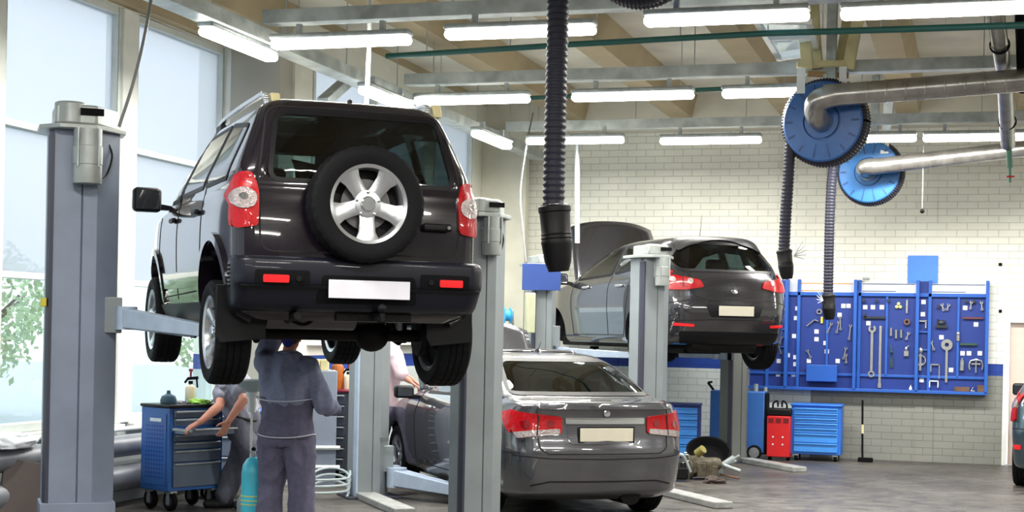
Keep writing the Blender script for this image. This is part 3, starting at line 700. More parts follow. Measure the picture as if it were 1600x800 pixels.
    # --- lamps
    for sg in (-1, 1):
        tl = [(sg*.660, .985), (sg*.79, .965), (sg*.81, 1.18), (sg*.77, 1.32), (sg*.69, 1.325), (sg*.655, 1.2)]
        v = 'L' if sg < 0 else 'R'
        o = car.patch('tail_lamp', 'B', [rounded(tl, .03)], M_RED, .022, step=.03); o['label'] = 'red tail lamp with a round clear lens'
        s2 = [(.155, .97), (.19, 1.00), (.21, 1.18), (.215, 1.29), (.20, 1.31)]
        car.patch('tail_lamp_side', v, [rounded(s2, .03)], M_RED, .02, o, step=.03)
        car.patch('clear_lens', 'B', [circ(sg*.735, 1.155, .066)], M_LENS, .03, o, step=.02)
        car.patch('lamp_reflector', 'B', [circ(sg*.735, 1.165, .02)], M_CHROME, .034, o, step=.02)
    # --- spare wheel
    wheel(rt, (-.02, -.085, 1.135), (0, -1, 0), .368, .20, .242, 5, 'spare_wheel', (.125, .175), rot=-pi/2, label='spare wheel with five-spoke silver rim on the tailgate')
    MB().tube((-.02, -.02, 1.135), (-.02, .1, 1.135), .12).build('spare_carrier', M_BLACK, rt)
    hd = MB().box((.50, .035, 1.02), (.20, .04, .05)).build('tailgate_handle', M_BLACK, rt, bevel=.015, seg=3); MB().tube((.57, .02, 1.02), (.57, .0, 1.02), .012).build('lock', M_CHROME, hd)
    # badge strip, wash nozzle, rails
    MB().lathe([(.018, 0), (.016, .02), (0, .03)], (.0, .40, 1.835), (0, 0, 1), 12).build('washer_nozzle', M_BLACK, rt)
    for sg in (-1, 1):
        rail = smoothpath([(sg*.55, .40, 1.79), (sg*.55, .48, 1.865), (sg*.55, .70, 1.875), (sg*.55, 1.3, 1.875), (sg*.55, 1.9, 1.85), (sg*.55, 2.2, 1.76)], 6)
        m_ = MB()
        for a, b in zip(rail, rail[1:]): m_.bar(a, b, .035, .03)
        r_ = m_.build('roof_rail', M_ALLOY, rt, bevel=.006)
        MB().prism([(0, 0), (.17, 0), (.12, .09), (.05, .09)], (sg*.55+.03, .38, 1.785), (0, 1, 0), (0, 0, 1), -.06 if False else .06).build('rail_foot', M_BEIGE, r_, bevel=.008)
        MB().box((sg*.55, 1.95, 1.80), (.04, .2, .07)).build('rail_foot', M_BLACK, r_, bevel=.008)
    mirror_unit(car, .80, 2.80, 1.30, M_BLACK, -1, (.12, .22, .19)); mirror_unit(car, .80, 2.80, 1.30, M_BLACK, 1, (.12, .22, .19))
    # --- wheels
    for sg in (-1, 1):
        wheel(rt, (sg*.755+.028, ra, .315), (sg, 0, 0), RW, .235, .235, 5, 'wheel', (.06, .11))
        wheel(rt, (sg*.745, fa, .40), (sg, 0, 0), RW, .215, .235, 5, 'wheel', (.06, .11), rot=.4)
        fl = MB().prism([(-.17, .62), (.15, .62), (.15, .28), (-.14, .25), (-.17, .30)], (sg*.70, .30, 0), (1, 0, 0), (0, 0, 1), -.012); fl.build('mud_flap', M_BLACK, rt, bevel=.004)
    # --- underside
    MB().box2((-.55, .25, .41), (.55, 3.6, .50)).build('floor_pan', M_UNDER, rt, bevel=.02)
    ax = MB().tube((-.66, ra, .315), (.66, ra, .315), .042).ball((.28, ra, .315), (.12, .12, .115)).tube((.06, ra+.1, .33), (.06, fa-.6, .42), .03)
    for sg in (-1, 1): ax.tube((sg*.63, ra, .315), (sg*.60, ra, .315), .15, .13, 24)
    ax.build('rear_axle', M_UNDER, rt)
    m_ = MB()
    for sg in (-1, 1):
        m_.tube((sg*.42, ra-.03, .34), (sg*.34, ra+.0, .62), .03).tube((sg*.5, ra+.08, .27), (sg*.42, 1.5, .44), .025)
    m_.tube((-.5, ra-.14, .36), (.45, ra-.14, .42), .016).build('suspension_links', M_UNDER, rt)
    for sg in (-1, 1):
        pts = [(sg*.36+.055*cos(t*.7), ra+.10+.055*sin(t*.7), .36+t*.0065) for t in range(46)]
        MB().sweep(pts, .009, 6).build('coil_spring', M_UNDER, rt)
    ex = MB().sweep(smoothpath([(-.42, -.01, .43), (-.42, .15, .42), (-.40, .35, .40), (-.3, .55, .44), (-.1, 1.6, .40), (0, 2.6, .40)], 5), .024, 10)
    ex.build('exhaust_pipe', M_UNDER, rt); MB().tube((-.55, .36, .43), (.05, .40, .43), .085, n=20).build('silencer', mat('silencer_steel', (90, 88, 92), .4, .6), rt)
    th_ = MB().bar((.10, .12, .46), (.10, -.10, .41), .045, .03).bar((.10, -.10, .40), (.10, -.10, .455), .03, .03).ball((.10, -.10, .485), .030).box((.10, .10, .43), (.5, .05, .05))
    th_.build('tow_hook', M_UNDER, rt, bevel=.004)
    MB().tube((-.47, .42, .50), (-.24, .50, .40), .014).build('link_rod', M_STEEL, rt)
    MB().tube((.42, .55, .36), (.36, .40, .62), .022).tube((.39, .46, .52), (.36, .40, .62), .03).build('shock_absorber', mat('damper_grey', (120, 120, 124), .4, .5), rt)
    MB().sweep(smoothpath([(-.5, .25, .47), (-.4, .22, .40), (-.3, .26, .38), (-.22, .22, .45)], 6), .012, 8).build('brake_hose', M_MATTE, rt)
    MB().box2((-.55, 1.15, .27), (.40, 1.8, .44)).build('fuel_tank', M_UNDER, rt, bevel=.05, seg=3)
    MB().box2((-.5, .34, .40), (.62, .50, .45)).build('rear_cross_member', M_UNDER, rt, bevel=.02)
    MB().box2((-.5, 2.6, .30), (.5, 3.3, .42)).build('engine_guard', M_UNDER, rt, bevel=.03)
    ct = MB()
    for sg in (-1, 1): ct.bar((sg*.25, fa, .42), (sg*.66, fa, .36), .07, .05).tube((sg*.3, fa-.05, .44), (sg*.66, fa-.05, .42), .018)
    ct.build('front_wishbones', M_UNDER, rt)
    seats(car, (1.15, 2.15), (.95, .95), .38)
    MB().sweep([(-.38+.17*cos(t*pi/12), 2.62+.05*sin(t*pi/12), 1.22+.17*sin(t*pi/12)) for t in range(25)], .014, 8, cap=False).build('steering_wheel', M_BLACK, rt)
    car.finish(); return car
SUV = build_suv()
# ============ shared fittings of the two passenger cars
def bonnet(car, y0, z0, y1, z1, hw0, hw1, label=None):
    # raised bonnet, hinged at the cowl (y0,z0), front edge at (y1,z1)
    vs = []; n = 14; m = 10
    for i in range(m+1):
        t = i/m; hw = hw0+(hw1-hw0)*t**1.5; y = y0+(y1-y0)*t; z = z0+(z1-z0)*t
        for j in range(n+1):
            u = -1+2*j/n; k = (1-u*u); vs.append((hw*u, y-.05*k, z+.03*k-.07*(abs(u)**3)*t*t))
    fs = [(i*(n+1)+j, i*(n+1)+j+1, (i+1)*(n+1)+j+1, (i+1)*(n+1)+j) for i in range(m) for j in range(n)]
    o = MB().add(vs, fs).build('bonnet', car.paint, car.root, 40); s = o.modifiers.new('s', 'SOLIDIFY'); s.thickness = .03
    o['label'] = label or 'raised bonnet'
    MB().tube((hw0*.7, y0+.1, z0-.15), (hw1*.7, (y0+y1)/2, (z0+z1)/2), .008).build('bonnet_strut', M_BLACK, o)
    return o
# ============ 2. grey saloon standing on the floor between two lift columns
def build_saloon():
    P = paint('paint_graphite_metallic', (84, 85, 90), .6, .24, 1.8)
    rows = [(.20,.78,.22,4.38),(.26,.85,.08,4.46),(.33,.87,.04,4.52),(.45,.885,.015,4.55),(.62,.895,.00,4.54),(.74,.895,.03,4.47),(.84,.888,.045,4.30),(.92,.87,.05,4.00),(.98,.845,.04,3.62),(1.035,.81,.035,3.42),
            (1.06,.775,.12,3.30),(1.075,.75,.28,3.22),(1.09,.765,.44,3.15),(1.14,.74,.58,3.02),(1.28,.68,.92,2.68),(1.38,.62,1.20,2.40),(1.44,.54,1.45,2.16),(1.465,.41,1.66,2.02),(1.475,.22,1.78,1.9),(1.478,.05,1.82,1.86)]
    car = Car('saloon_car', 'metallic grey saloon with raised bonnet standing on the floor beside the lift legs', 'car', .848, 13.3, 0, rows, [(0, .90), (.5, .965), (1.2, 1), (3.4, 1), (4.5, .86)], rr=.30, rf=.45, bow=.13, mat_paint=P)
    ra, fa = .95, 3.63
    car.shell([(ra, .325), (fa, .325)], .365, .30); rt = car.root
    gp = [(-.545, 1.405), (.545, 1.405), (.69, 1.105), (-.69, 1.105)]
    car.hole('B', car.window('B', gp, M_GLASSD, .03, 'rear_window', .08))
    for v in 'LR':
        for q in ([(.98, 1.16), (1.22, 1.30), (1.60, 1.385), (1.58, 1.08), (1.12, 1.08)], [(1.66, 1.05), (1.68, 1.395), (2.10, 1.395), (2.62, 1.22), (2.70, 1.03)], [(2.76, 1.03), (2.72, 1.17), (3.05, 1.03)]):
            car.hole(v, car.window(v, q, M_GLASSM, .028, 'side_window', .05))
        car.line('door_gap', v, [(1.62, .32), (1.63, .9), (1.62, 1.36)], .010)
        car.line('door_gap', v, [(2.86, .32), (2.90, .8), (2.78, 1.04)], .010); car.line('door_gap', v, [(1.3, .33), (2.86, .32)], .009)
        car.line('door_gap', v, [(1.33, .34), (1.30, .6), (1.02, .85), (1.02, 1.1)], .009)
        for y in (1.45, 2.42):
            p, nn = car.proj(v, y, .90); MB().box((p.x+nn.x*.02, y, p.z), (.035, .19, .032)).build('door_handle', P if False else M_ALLOY, rt, bevel=.012, seg=3)
        car.line('bumper_gap', v, [(.16, .62), (.55, .63), (.62, .60)], .008)
    # boot lid
    bl = [(-.60, 1.075), (-.625, .90), (-.60, .66), (-.50, .60), (.50, .60), (.60, .66), (.625, .90), (.60, 1.075)]
    car.line('boot_lid_gap', 'B', rounded(bl[:4], .03)[4:-4]+rounded(bl[4:], .03)[4:-4], .009)
    car.patch('boot_spoiler', 'B', [rounded([(-.60, 1.005), (.60, 1.005), (.60, 1.04), (-.60, 1.04)], .012)], P, .022)
    c_ = car.patch('chrome_strip', 'B', [rounded([(-.37, .872), (.37, .872), (.37, .928), (-.37, .928)], .012)], M_CHROME, .018)
    car.patch('plate_recess', 'B', [rounded([(-.34, .70), (.34, .70), (.36, .87), (-.36, .87)], .04)], P, .006)
    p, _ = car.proj('B', 0, .775); n_ = MB().box((0, p.y-.012, .78), (.50, .008, .115)).build('number_plate', mat('blank_plate_cream', (200, 195, 178), .5), rt, bevel=.003); n_['label'] = 'blank number plate'
    MB().box((0, p.y-.006, .78), (.53, .01, .14)).build('plate_frame', M_BLACK, n_, bevel=.003)
    p, _ = car.proj('B', 0, .975); MB().lathe([(0, 0), (.03, 0), (.03, .012), (0, .016)], (0, p.y-.002, .965), (0, -1, .1), 24).build('round_badge', M_CHROME, rt)
    for sg, v in ((-1, 'L'), (1, 'R')):
        o = car.patch('tail_lamp', 'B', [rounded([(sg*.40, .79), (sg*.655, .76), (sg*.76, .74), (sg*.845, .93), (sg*.80, .975), (sg*.40, .935)], .025)], M_RED, .016, step=.03); o['label'] = 'red and clear tail lamp'
        car.patch('tail_lamp_side', v, [rounded([(.26, .78), (.34, .86), (.42, .955), (.30, .985), (.22, .97)], .02)], M_RED, .014, o, step=.03)
        car.patch('clear_lens', 'B', [rounded([(sg*.42, .785), (sg*.655, .76), (sg*.76, .745), (sg*.78, .795), (sg*.655, .815), (sg*.42, .83)], .012)], M_LENS, .020, o, step=.03)
        car.line('lamp_gap', 'B', [(sg*.617, .77), (sg*.60, .95)], .012, off=.021, parent=o)
        for cx, cz in ((.50, .875), (.70, .865)): car.patch('lamp_reflector', 'B', [circ(sg*cx, cz, .035)], mat('lamp_red_dark', (120, 0, 10), .2, coat=1.), .021, o, step=.03)
    car.line('bumper_crease', 'B', [(-.80, .60), (-.5, .575), (0, .57), (.5, .575), (.80, .60)], .010)
    car.line('bumper_crease', 'B', [(-.66, .34), (-.5, .375), (.5, .375), (.66, .34)], .014)
    antenna(car, 0, 1.75, 1.47, .10, 1.0)
    mirror_unit(car, .86, 2.86, 1.00, M_BLACK, -1, (.11, .2, .13)); mirror_unit(car, .86, 3.02, 1.00, M_BLACK, 1, (.11, .2, .13))
    for sg in (-1, 1):
        wheel(rt, (sg*.775, ra, .32), (sg, 0, 0), .32, .205, .21, 5, 'wheel', (.05, .09)); wheel(rt, (sg*.775, fa, .32), (sg, 0, 0), .32, .205, .21, 5, 'wheel', (.05, .09))
    MB().box2((-.6, .6, .19), (.6, 4.0, .25)).build('floor_pan', M_UNDER, rt, bevel=.02)
    MB().tube((-.6, ra, .27), (.6, ra, .27), .04).tube((.30, .16, .25), (.30, .7, .25), .10).build('rear_axle', M_UNDER, rt)
    bonnet(car, 3.42, 1.0, 3.85, 1.73, .68, .66, 'raised grey bonnet')
    seats(car, (1.35, 2.45), (.72, .72), .36); car.finish(); return car
SALOON = build_saloon()
# ============ 3. dark grey hatchback raised on the far lift
def hatch_rows():
    return [(.22,.80,.22,4.15),(.28,.865,.10,4.26),(.45,.885,.03,4.36),(.62,.90,.00,4.38),(.75,.90,.02,4.31),(.85,.896,.045,4.15),(.93,.885,.06,3.88),(.99,.865,.075,3.55),(1.04,.84,.10,3.35),(1.15,.795,.18,3.12),
            (1.28,.735,.30,2.82),(1.38,.685,.385,2.56),(1.44,.645,.42,2.38),(1.48,.59,.45,2.20),(1.505,.51,.52,2.02),(1.518,.38,.72,1.86),(1.524,.2,1.0,1.7),(1.527,.05,1.2,1.5)]
def build_hatch():
    P = paint('paint_dark_grey_metallic', (56, 56, 60), .6, .24, 1.75)
    car = Car('hatchback_car', 'dark grey hatchback with open bonnet, raised on the lift before the brick wall', 'car', 2.62, 18.0, 1.33, hatch_rows(), [(0, .88), (.5, .955), (1.2, 1), (3.3, 1), (4.3, .85)], rr=.34, rf=.45, bow=.14, mat_paint=P)
    ra, fa = .83, 3.51
    car.shell([(ra, .31), (fa, .31)], .37, .30); rt = car.root
    gp = [(-.50, 1.44), (.50, 1.44), (.70, 1.22), (.62, 1.09), (-.62, 1.09), (-.70, 1.22)]
    car.hole('B', car.window('B', gp, M_GLASSD, .03, 'rear_window', .09))
    for v in 'LR':
        for q in ([(.80, 1.21), (1.05, 1.36), (1.12, 1.14)], [(1.20, 1.12), (1.16, 1.38), (1.62, 1.43), (1.68, 1.08)], [(1.76, 1.07), (1.72, 1.43), (2.15, 1.40), (2.72, 1.19), (2.82, 1.03)]):
            car.hole(v, car.window(v, q, M_GLASSM, .03, 'side_window', .05))
        car.line('door_gap', v, [(1.72, .32), (1.73, .9), (1.70, 1.42)], .010); car.line('door_gap', v, [(2.86, .32), (2.93, .8), (2.85, 1.04)], .010)
        car.line('door_gap', v, [(1.25, .32), (1.16, .6), (1.12, .8), (1.12, 1.1)], .009); car.line('door_gap', v, [(1.25, .32), (2.86, .32)], .009)
        for y in (1.36, 2.42):
            p, nn = car.proj(v, y, .93); MB().box((p.x+nn.x*.02, y, p.z), (.035, .19, .032)).build('door_handle', M_ALLOY, rt, bevel=.012, seg=3)
    car.line('tailgate_gap', 'B', [(-.68, 1.16), (-.60, .93), (-.50, .80), (-.40, .765), (.40, .765), (.50, .80), (.60, .93), (.68, 1.16)], .011)
    car.patch('roof_spoiler', 'T', [rounded([(-.56, .44), (.56, .44), (.54, .62), (-.54, .62)], .05)], M_BLACK, .02)
    for sg, v in ((-1, 'L'), (1, 'R')):
        o = car.patch('tail_lamp', 'B', [rounded([(sg*.38, .90), (sg*.60, .86), (sg*.76, .86), (sg*.86, .92), (sg*.80, 1.05), (sg*.60, 1.01), (sg*.42, .98)], .025)], M_RED, .018, step=.03); o['label'] = 'red tail lamp'
        car.patch('tail_lamp_side', v, [rounded([(.30, .93), (.42, 1.0), (.50, 1.06), (.34, 1.09), (.28, 1.08)], .02)], M_RED, .016, o, step=.03)
        car.line('lamp_gap', 'B', [(sg*.62, .895), (sg*.61, 1.06)], .010, off=.020, parent=o)
        for cx, cz in ((.54, .965), (.71, .98)): car.patch('lamp_reflector', 'B', [circ(sg*cx, cz, .03)], M_LENS, .022, o, step=.03)
        r_ = car.patch('rear_reflector', 'B', [rounded([(sg*.50, .435), (sg*.72, .445), (sg*.72, .475), (sg*.50, .465)], .01)], M_REDR, .01)
    pr = car.patch('plate_recess', 'B', [rounded([(-.32, .55), (.32, .55), (.38, .70), (-.38, .70)], .04)], M_BLACK, .005)
    p, _ = car.proj('B', 0, .62); n_ = MB().box((0, p.y-.012, .625), (.46, .008, .115)).build('number_plate', mat('blank_plate_cream', (200, 195, 178), .5), rt, bevel=.003); n_['label'] = 'blank number plate'
    p, _ = car.proj('B', 0, .86); MB().lathe([(0, -.01), (.035, -.01), (.035, .012), (0, .016)], (0, p.y-.002, .86), (0, -1, .15), 24).build('round_badge', M_CHROME, rt)
    car.line('bumper_crease', 'B', [(-.82, .70), (-.5, .755), (.5, .755), (.82, .70)], .010); car.line('bumper_crease', 'B', [(-.76, .50), (-.3, .52), (.3, .52), (.76, .50)], .010)
    car.patch('lower_skirt', 'B', [rounded([(-.62, .24), (.62, .24), (.66, .38), (-.66, .38)], .03)], M_BLACK, .008)
    antenna(car, .0, .98, 1.51, .30, .2)
    mirror_unit(car, .86, 3.02, 1.02, M_BLACK, -1, (.11, .2, .15)); mirror_unit(car, .86, 3.02, 1.02, M_BLACK, 1, (.11, .2, .15))
    for sg in (-1, 1):
        wheel(rt, (sg*.775, ra, .25), (sg, 0, 0), .325, .205, .21, 5, 'wheel', (.05, .09))
    wheel(rt, (.775, fa, .28), (1, 0, 0), .325, .205, .21, 5, 'wheel', (.05, .09))
    MB().box2((-.62, .55, .17), (.62, 3.9, .26)).build('floor_pan', M_UNDER, rt, bevel=.02)
    MB().tube((-.66, ra, .25), (.66, ra, .25), .05).tube((-.45, .3, .22), (.40, .3, .22), .09).box((0, 1.2, .15), (.5, .7, .08)).build('rear_axle', M_UNDER, rt)
    bonnet(car, 3.36, 1.02, 3.72, 1.86, .66, .60, 'raised bonnet seen from the windscreen side')
    seats(car, (1.25, 2.35), (.78, .78), .36); car.finish(); return car
HATCH = build_hatch()
# ============ 4. teal-grey estate cut by the right edge
def build_estate():
    P = paint('paint_teal_grey', (62, 84, 96), .6, .28)
    q = C((1577-800)/F*17.0+.98*cos(R(4)), 17.0)
    car = Car('estate_car', 'teal-grey car at the right edge, only its tail lamp and bumper corner in the picture', 'car', (1577-800)/F*17.0+.84, 16.75, 0, hatch_rows(), [(0, .93), (.5, .97), (1.2, 1), (3.3, 1), (4.3, .87)], rr=.2, rf=.45, bow=.08, mat_paint=P, heading=-23.5)
    car.shell([(.83, .325), (3.51, .325)], .365, .3); rt = car.root
    car.hole('B', car.window('B', [(-.48, 1.43), (.48, 1.43), (.66, 1.10), (-.66, 1.10)], M_GLASSD, .03, 'rear_window', .09))
    for v in 'LR':
        for q in ([(.62, 1.10), (.75, 1.38), (1.12, 1.41), (1.14, 1.08)], [(1.20, 1.08), (1.18, 1.42), (1.66, 1.43), (1.70, 1.06)], [(1.76, 1.06), (1.72, 1.43), (2.15, 1.40), (2.72, 1.19), (2.82, 1.03)]):
            car.hole(v, car.window(v, q, M_GLASSM, .03, 'side_window', .05))
        car.line('door_gap', v, [(1.72, .32), (1.73, .9), (1.70, 1.42)], .010)
    for sg, v in ((-1, 'L'), (1, 'R')):
        o = car.patch('tail_lamp', 'B', [rounded([(sg*.80, .78), (sg*.86, .76), (sg*.87, .96), (sg*.84, 1.16), (sg*.79, 1.16)], .02)], M_RED, .02, step=.03)
        car.patch('tail_lamp_side', v, [rounded([(.20, .80), (.24, .9), (.25, 1.05), (.23, 1.12), (.2, 1.10)], .01)], M_RED, .018, o, step=.03)
        car.patch('clear_lens', 'B', [circ(sg*.835, .97, .055)], M_LENS, .026, o, step=.02)
        car.patch('rear_reflector', 'B', [rounded([(sg*.74, .46), (sg*.82, .46), (sg*.82, .51), (sg*.74, .51)], .01)], M_REDR, .012)
    car.line('bumper_crease', 'B', [(-.84, .69), (.84, .69)], .012)
    p, _ = car.proj('B', 0, .82); MB().box((0, p.y-.012, .82), (.5, .008, .115)).build('number_plate', M_PLATE, rt)
    for sg in (-1, 1):
        for y in (.83, 3.51): wheel(rt, (sg*.775, y, .325), (sg, 0, 0), .325, .205, .21, 5, 'wheel', (.05, .09))
    mirror_unit(car, .86, 3.02, 1.02, M_BLACK, -1); mirror_unit(car, .86, 3.02, 1.02, M_BLACK, 1)
    seats(car, (1.25, 2.35), (.78, .78), .36); car.finish(); return car
ESTATE = build_estate()
# ------------------------------------------------------------------ two-post lifts
HD = R(20)
AX = RGT*cos(HD)+FWD*sin(HD); BK = RGT*sin(HD)-FWD*cos(HD)      # along the lift, and towards the tail of the cars
def column(name, label, xc, D, w, H, m_body, legs=True, side=1, motor=True, group=None, leg_len=1.4, dark_left=True, cover=False, edge_mat=None):
    """w: width of the face; side=+1 the car stands on the right of the column"""
    t = thing(name, label, 'lift column', C(xc, D, 0), YAW+HD, group)     # local x along the lift, -y faces the camera
    dp = .30
    hw = w/2
    prof = [(-hw, -dp/2+.05), (-hw*.86, -dp/2+.04), (-hw*.86, -dp/2-.02), (-hw*.10, -dp/2-.02), (-hw*.08, -dp/2), (-hw*.05, -dp/2-.02), (hw*.30, -dp/2-.02), (hw*.34, -dp/2-.02), (hw, -dp/2+.14), (hw, dp/2), (-hw, dp/2)]
    MB().prism(prof, (0, 0, .02), (1, 0, 0), (0, 1, 0), H-.02).build('post', m_body, t, smooth=0, bevel=.004)
    MB().prism([(-hw-.004, -dp/2+.06), (-hw*.86, -dp/2+.06), (-hw*.86, -dp/2-.03), (-hw*.95, -dp/2-.03), (-hw-.004, -dp/2+.02)], (0, 0, .02), (1, 0, 0), (0, 1, 0), H-.06).build('edge_strip', edge_mat or M_LIFTD, t, smooth=0)
    if cover: MB().box2((-hw-.02, -dp/2-.045, .02), (hw+.0, dp/2+.02, .38)).build('base_cover', m_body, t, bevel=.006)
    MB().box2((-hw-.08, -dp/2-.10, 0), (hw+.08, dp/2+.10, .025)).build('base_plate', M_LIFTD, t, bevel=.004)
    # cap with overhanging lip
    cp = [(-hw-.07, -dp/2+.02), (-hw+.06, -dp/2-.14), (hw*.25, -dp/2-.14), (hw+.04, -dp/2+.12), (hw+.04, dp/2+.05), (-hw-.07, dp/2+.05)]
    MB().prism(cp, (0, 0, H), (1, 0, 0), (0, 1, 0), .03).build('cap_plate', M_MOTOR, t, smooth=0, bevel=.004)
    if motor:
        k = w/.5
        m_ = MB().prism([(-hw+.03*k, -dp/2-.10), (-hw*.1, -dp/2-.12), (hw*.25, -dp/2-.12), (hw*.95, .0), (hw*.95, dp/2), (-hw+.03*k, dp/2)], (0, 0, H+.03), (1, 0, 0), (0, 1, 0), .14*k)
        m_.tube((-hw*.45, -dp/2-.03, H+.03), (-hw*.45, -dp/2-.03, H+.19*k), .11*k, n=24)
        hs = m_.build('gearbox_housing', M_MOTOR, t, 40, bevel=.015)
        MB().box((hw*.12, -dp/2-.125, H+.12*k), (.16*k, .012, .05*k)).build('vent_slot', M_MATTE, hs)
        r = .105*k; cx = hw*.02; cy = -dp/2-.03-r*.6
        mo = MB().lathe([(0, 0), (r*.92, 0), (r*.96, .02), (r*.96, .13*k), (r, .135*k), (r, .26*k), (r*.94, .265*k), (r*.94, .385*k), (0, .385*k)], (cx, cy, H-.385*k), (0, 0, 1), 32).build('motor', M_MOTOR, t, 30)
        for a in (-.7, .7, 2.3, -2.3):
            MB().tube((cx+r*1.05*sin(a), cy-r*1.05*cos(a), H-.27*k), (cx+r*1.05*sin(a), cy-r*1.05*cos(a), H), .008).build('motor_rod', M_STEEL, mo)
        MB().sweep(smoothpath([(hw*.5, -dp/2+.06, H-.02), (hw*.75, -dp/2+.06, H-.15), (hw*.6, -dp/2+.0, H-.30*k), (cx+r*.9, cy+.02, H-.36*k)], 5), .008, 6).build('motor_cable', M_BLACK, mo)
    if legs:
        for sy in ((-1,) if legs == 1 else (-1, 1)):
            x = -side*hw*.4
            MB().box2((x-.10, sy*(dp/2), .0), (x+.10, sy*(dp/2+leg_len), .065)).build('floor_leg', mat('floor_leg_grey', (158, 160, 158), .5, noise_amt=.3), t, bevel=.01)
    return t
def carriage(t, w, z, side, dp=.30, label=None):
    hw = w/2
    o = MB().box2((side*(hw-.12), -dp/2+.05, z-.13), (side*(hw+.03), dp/2-.02, z+.13)).build('carriage', M_LIFTG, t, bevel=.008)
    return o
def arm(t, p, q, m=None, w1=.14, h1=.15, pad_h=.1):
    m = m or M_ARM
    p, q = Vector(p), Vector(q); o = MB().taper(p, p+(q-p)*.97, w1, h1, .08, .075).build('lift_arm', m, t, bevel=.008)
    MB().tube(p-Vector((0, 0, h1*.6)), p+Vector((0, 0, h1*.6)), w1*.55, n=20).build('arm_pivot', m, o)
    MB().tube(q-Vector((0, 0, .04)), q+Vector((0, 0, pad_h)), .025).tube(q+Vector((0, 0, pad_h)), q+Vector((0, 0, pad_h+.035)), .06, n=20).build('rubber_pad', M_MATTE, o, bevel=.004)
def tolocal(t, p):
    M = (Matrix.Translation(t.location) @ Matrix.Rotation(t.rotation_euler.z, 4, 'Z')).inverted(); return M @ Vector(p)
def carpt(car, x, y, z): return car.M @ Vector((x, y, z))
LD = 'blue-grey lift column with grey motor on top'
# lift under the off-roader
D1 = 11.0; c1 = column('lift_column', 'nearest, tallest blue-grey lift column in front of the tall windows', (120-800)/F*D1, D1+.1, .50, 3.03, M_LIFT, cover=True)
D2 = 12.1; c2 = column('lift_column', 'blue-grey lift column right behind the raised off-roader', (750-800)/F*D2, D2+.1, .385, 2.55, M_LIFTG, side=-1)
zc = 1.30+.30
for t, w, sd, sx, yy in ((c1, .50, 1, -.62, (1.10, 2.55)), (c2, .385, -1, .62, (1.10, 2.55))):
    carriage(t, w, 1.72, sd)
    for k, y in enumerate(yy):
        q = tolocal(t, carpt(SUV, sx, y, .30)); p = Vector((sd*(w/2+.06), -.10 if k == 0 else .10, 1.70))
        q.z = 1.60; arm(t, p, q, pad_h=.09, h1=.14)
MB().box((-.27, -.16, 1.80), (.04, .05, .06)).build('limit_switch', mat('switch_yellow', (200, 185, 50), .5), c1, bevel=.005)
# lift of the saloon
c3 = column('lift_column', 'grey lift column with a floor leg, between the bending tyres and the saloon wing', (580-800)/F*15.1, 15.2, .375, 2.55, M_LIFTG, edge_mat=M_ARM)  # pale edge strip paints window light on the column's left face
c4 = column('lift_column', 'grey lift column with motor on top, standing before the raised hatchback', (1019-800)/F*16.1, 16.2, .375, 2.46, M_LIFTG, side=-1)
for t, w, sd, sx in ((c3, .375, 1, -.60), (c4, .375, -1, .60)):
    carriage(t, w, .38, sd)
    for k, y in enumerate((1.35, 2.75)):
        q = tolocal(t, carpt(SALOON, sx, y, .06)); p = Vector((sd*(w/2+.06), -.12 if k == 0 else .12, .20)); q.z = .11
        arm(t, p, q, pad_h=.03, h1=.16, w1=.18)
MB().box((.10, -.173, .58), (.09, .004, .035)).build('rating_plate', mat('plate_grey', (96, 100, 102), .5), c3)
# lift of the hatchback
c5 = column('lift_column', 'grey lift column with a plain blue board at its head', (847-800)/F*19.4, 19.5, .36, 2.50, M_LIFTG)
c6 = column('lift_column', 'grey lift column below the right rear wheel of the raised hatchback', (1148-800)/F*20.3, 20.4, .335, 1.25, M_LIFTG, side=-1, motor=False) if False else column('lift_column', 'grey lift column behind the tail of the raised hatchback', (1154-800)/F*20.3, 20.4, .335, 2.45, mat('lift_paint_dark', (104, 108, 106), .45), side=-1)
for t, w, sd, sx in ((c5, .36, 1, -.62), (c6, .335, -1, .62)):
    carriage(t, w, 1.62, sd)
    for k, y in enumerate((1.30, 2.75)):
        q = tolocal(t, carpt(HATCH, sx, y, .2)); p = Vector((sd*(w/2+.06), -.12 if k == 0 else .12, 1.42)); q.z = 1.40
        arm(t, p, q, pad_h=.06, h1=.11)
s_ = MB().box2((-.24, -.02, -.165), (.24, .02, .165)).build('blue_board', M_SIGN2, bevel=.004); s_.location = W(846, 433, 19.15); s_.rotation_euler = (0, 0, YAW+R(4))
tag(s_, 'plain royal blue board fixed to the head of a far lift column', 'sign')
b = MB().box((0, 0, 0), (.12, .09, .50)).build('control_box', mat('control_box_beige', (182, 186, 158), .5), bevel=.012); b.location = W(828, 489, 19.1); b.rotation_euler = (0, 0, YAW+HD)
tag(b, 'narrow beige control box fixed beside the far lift column, below the blue board', 'control box')
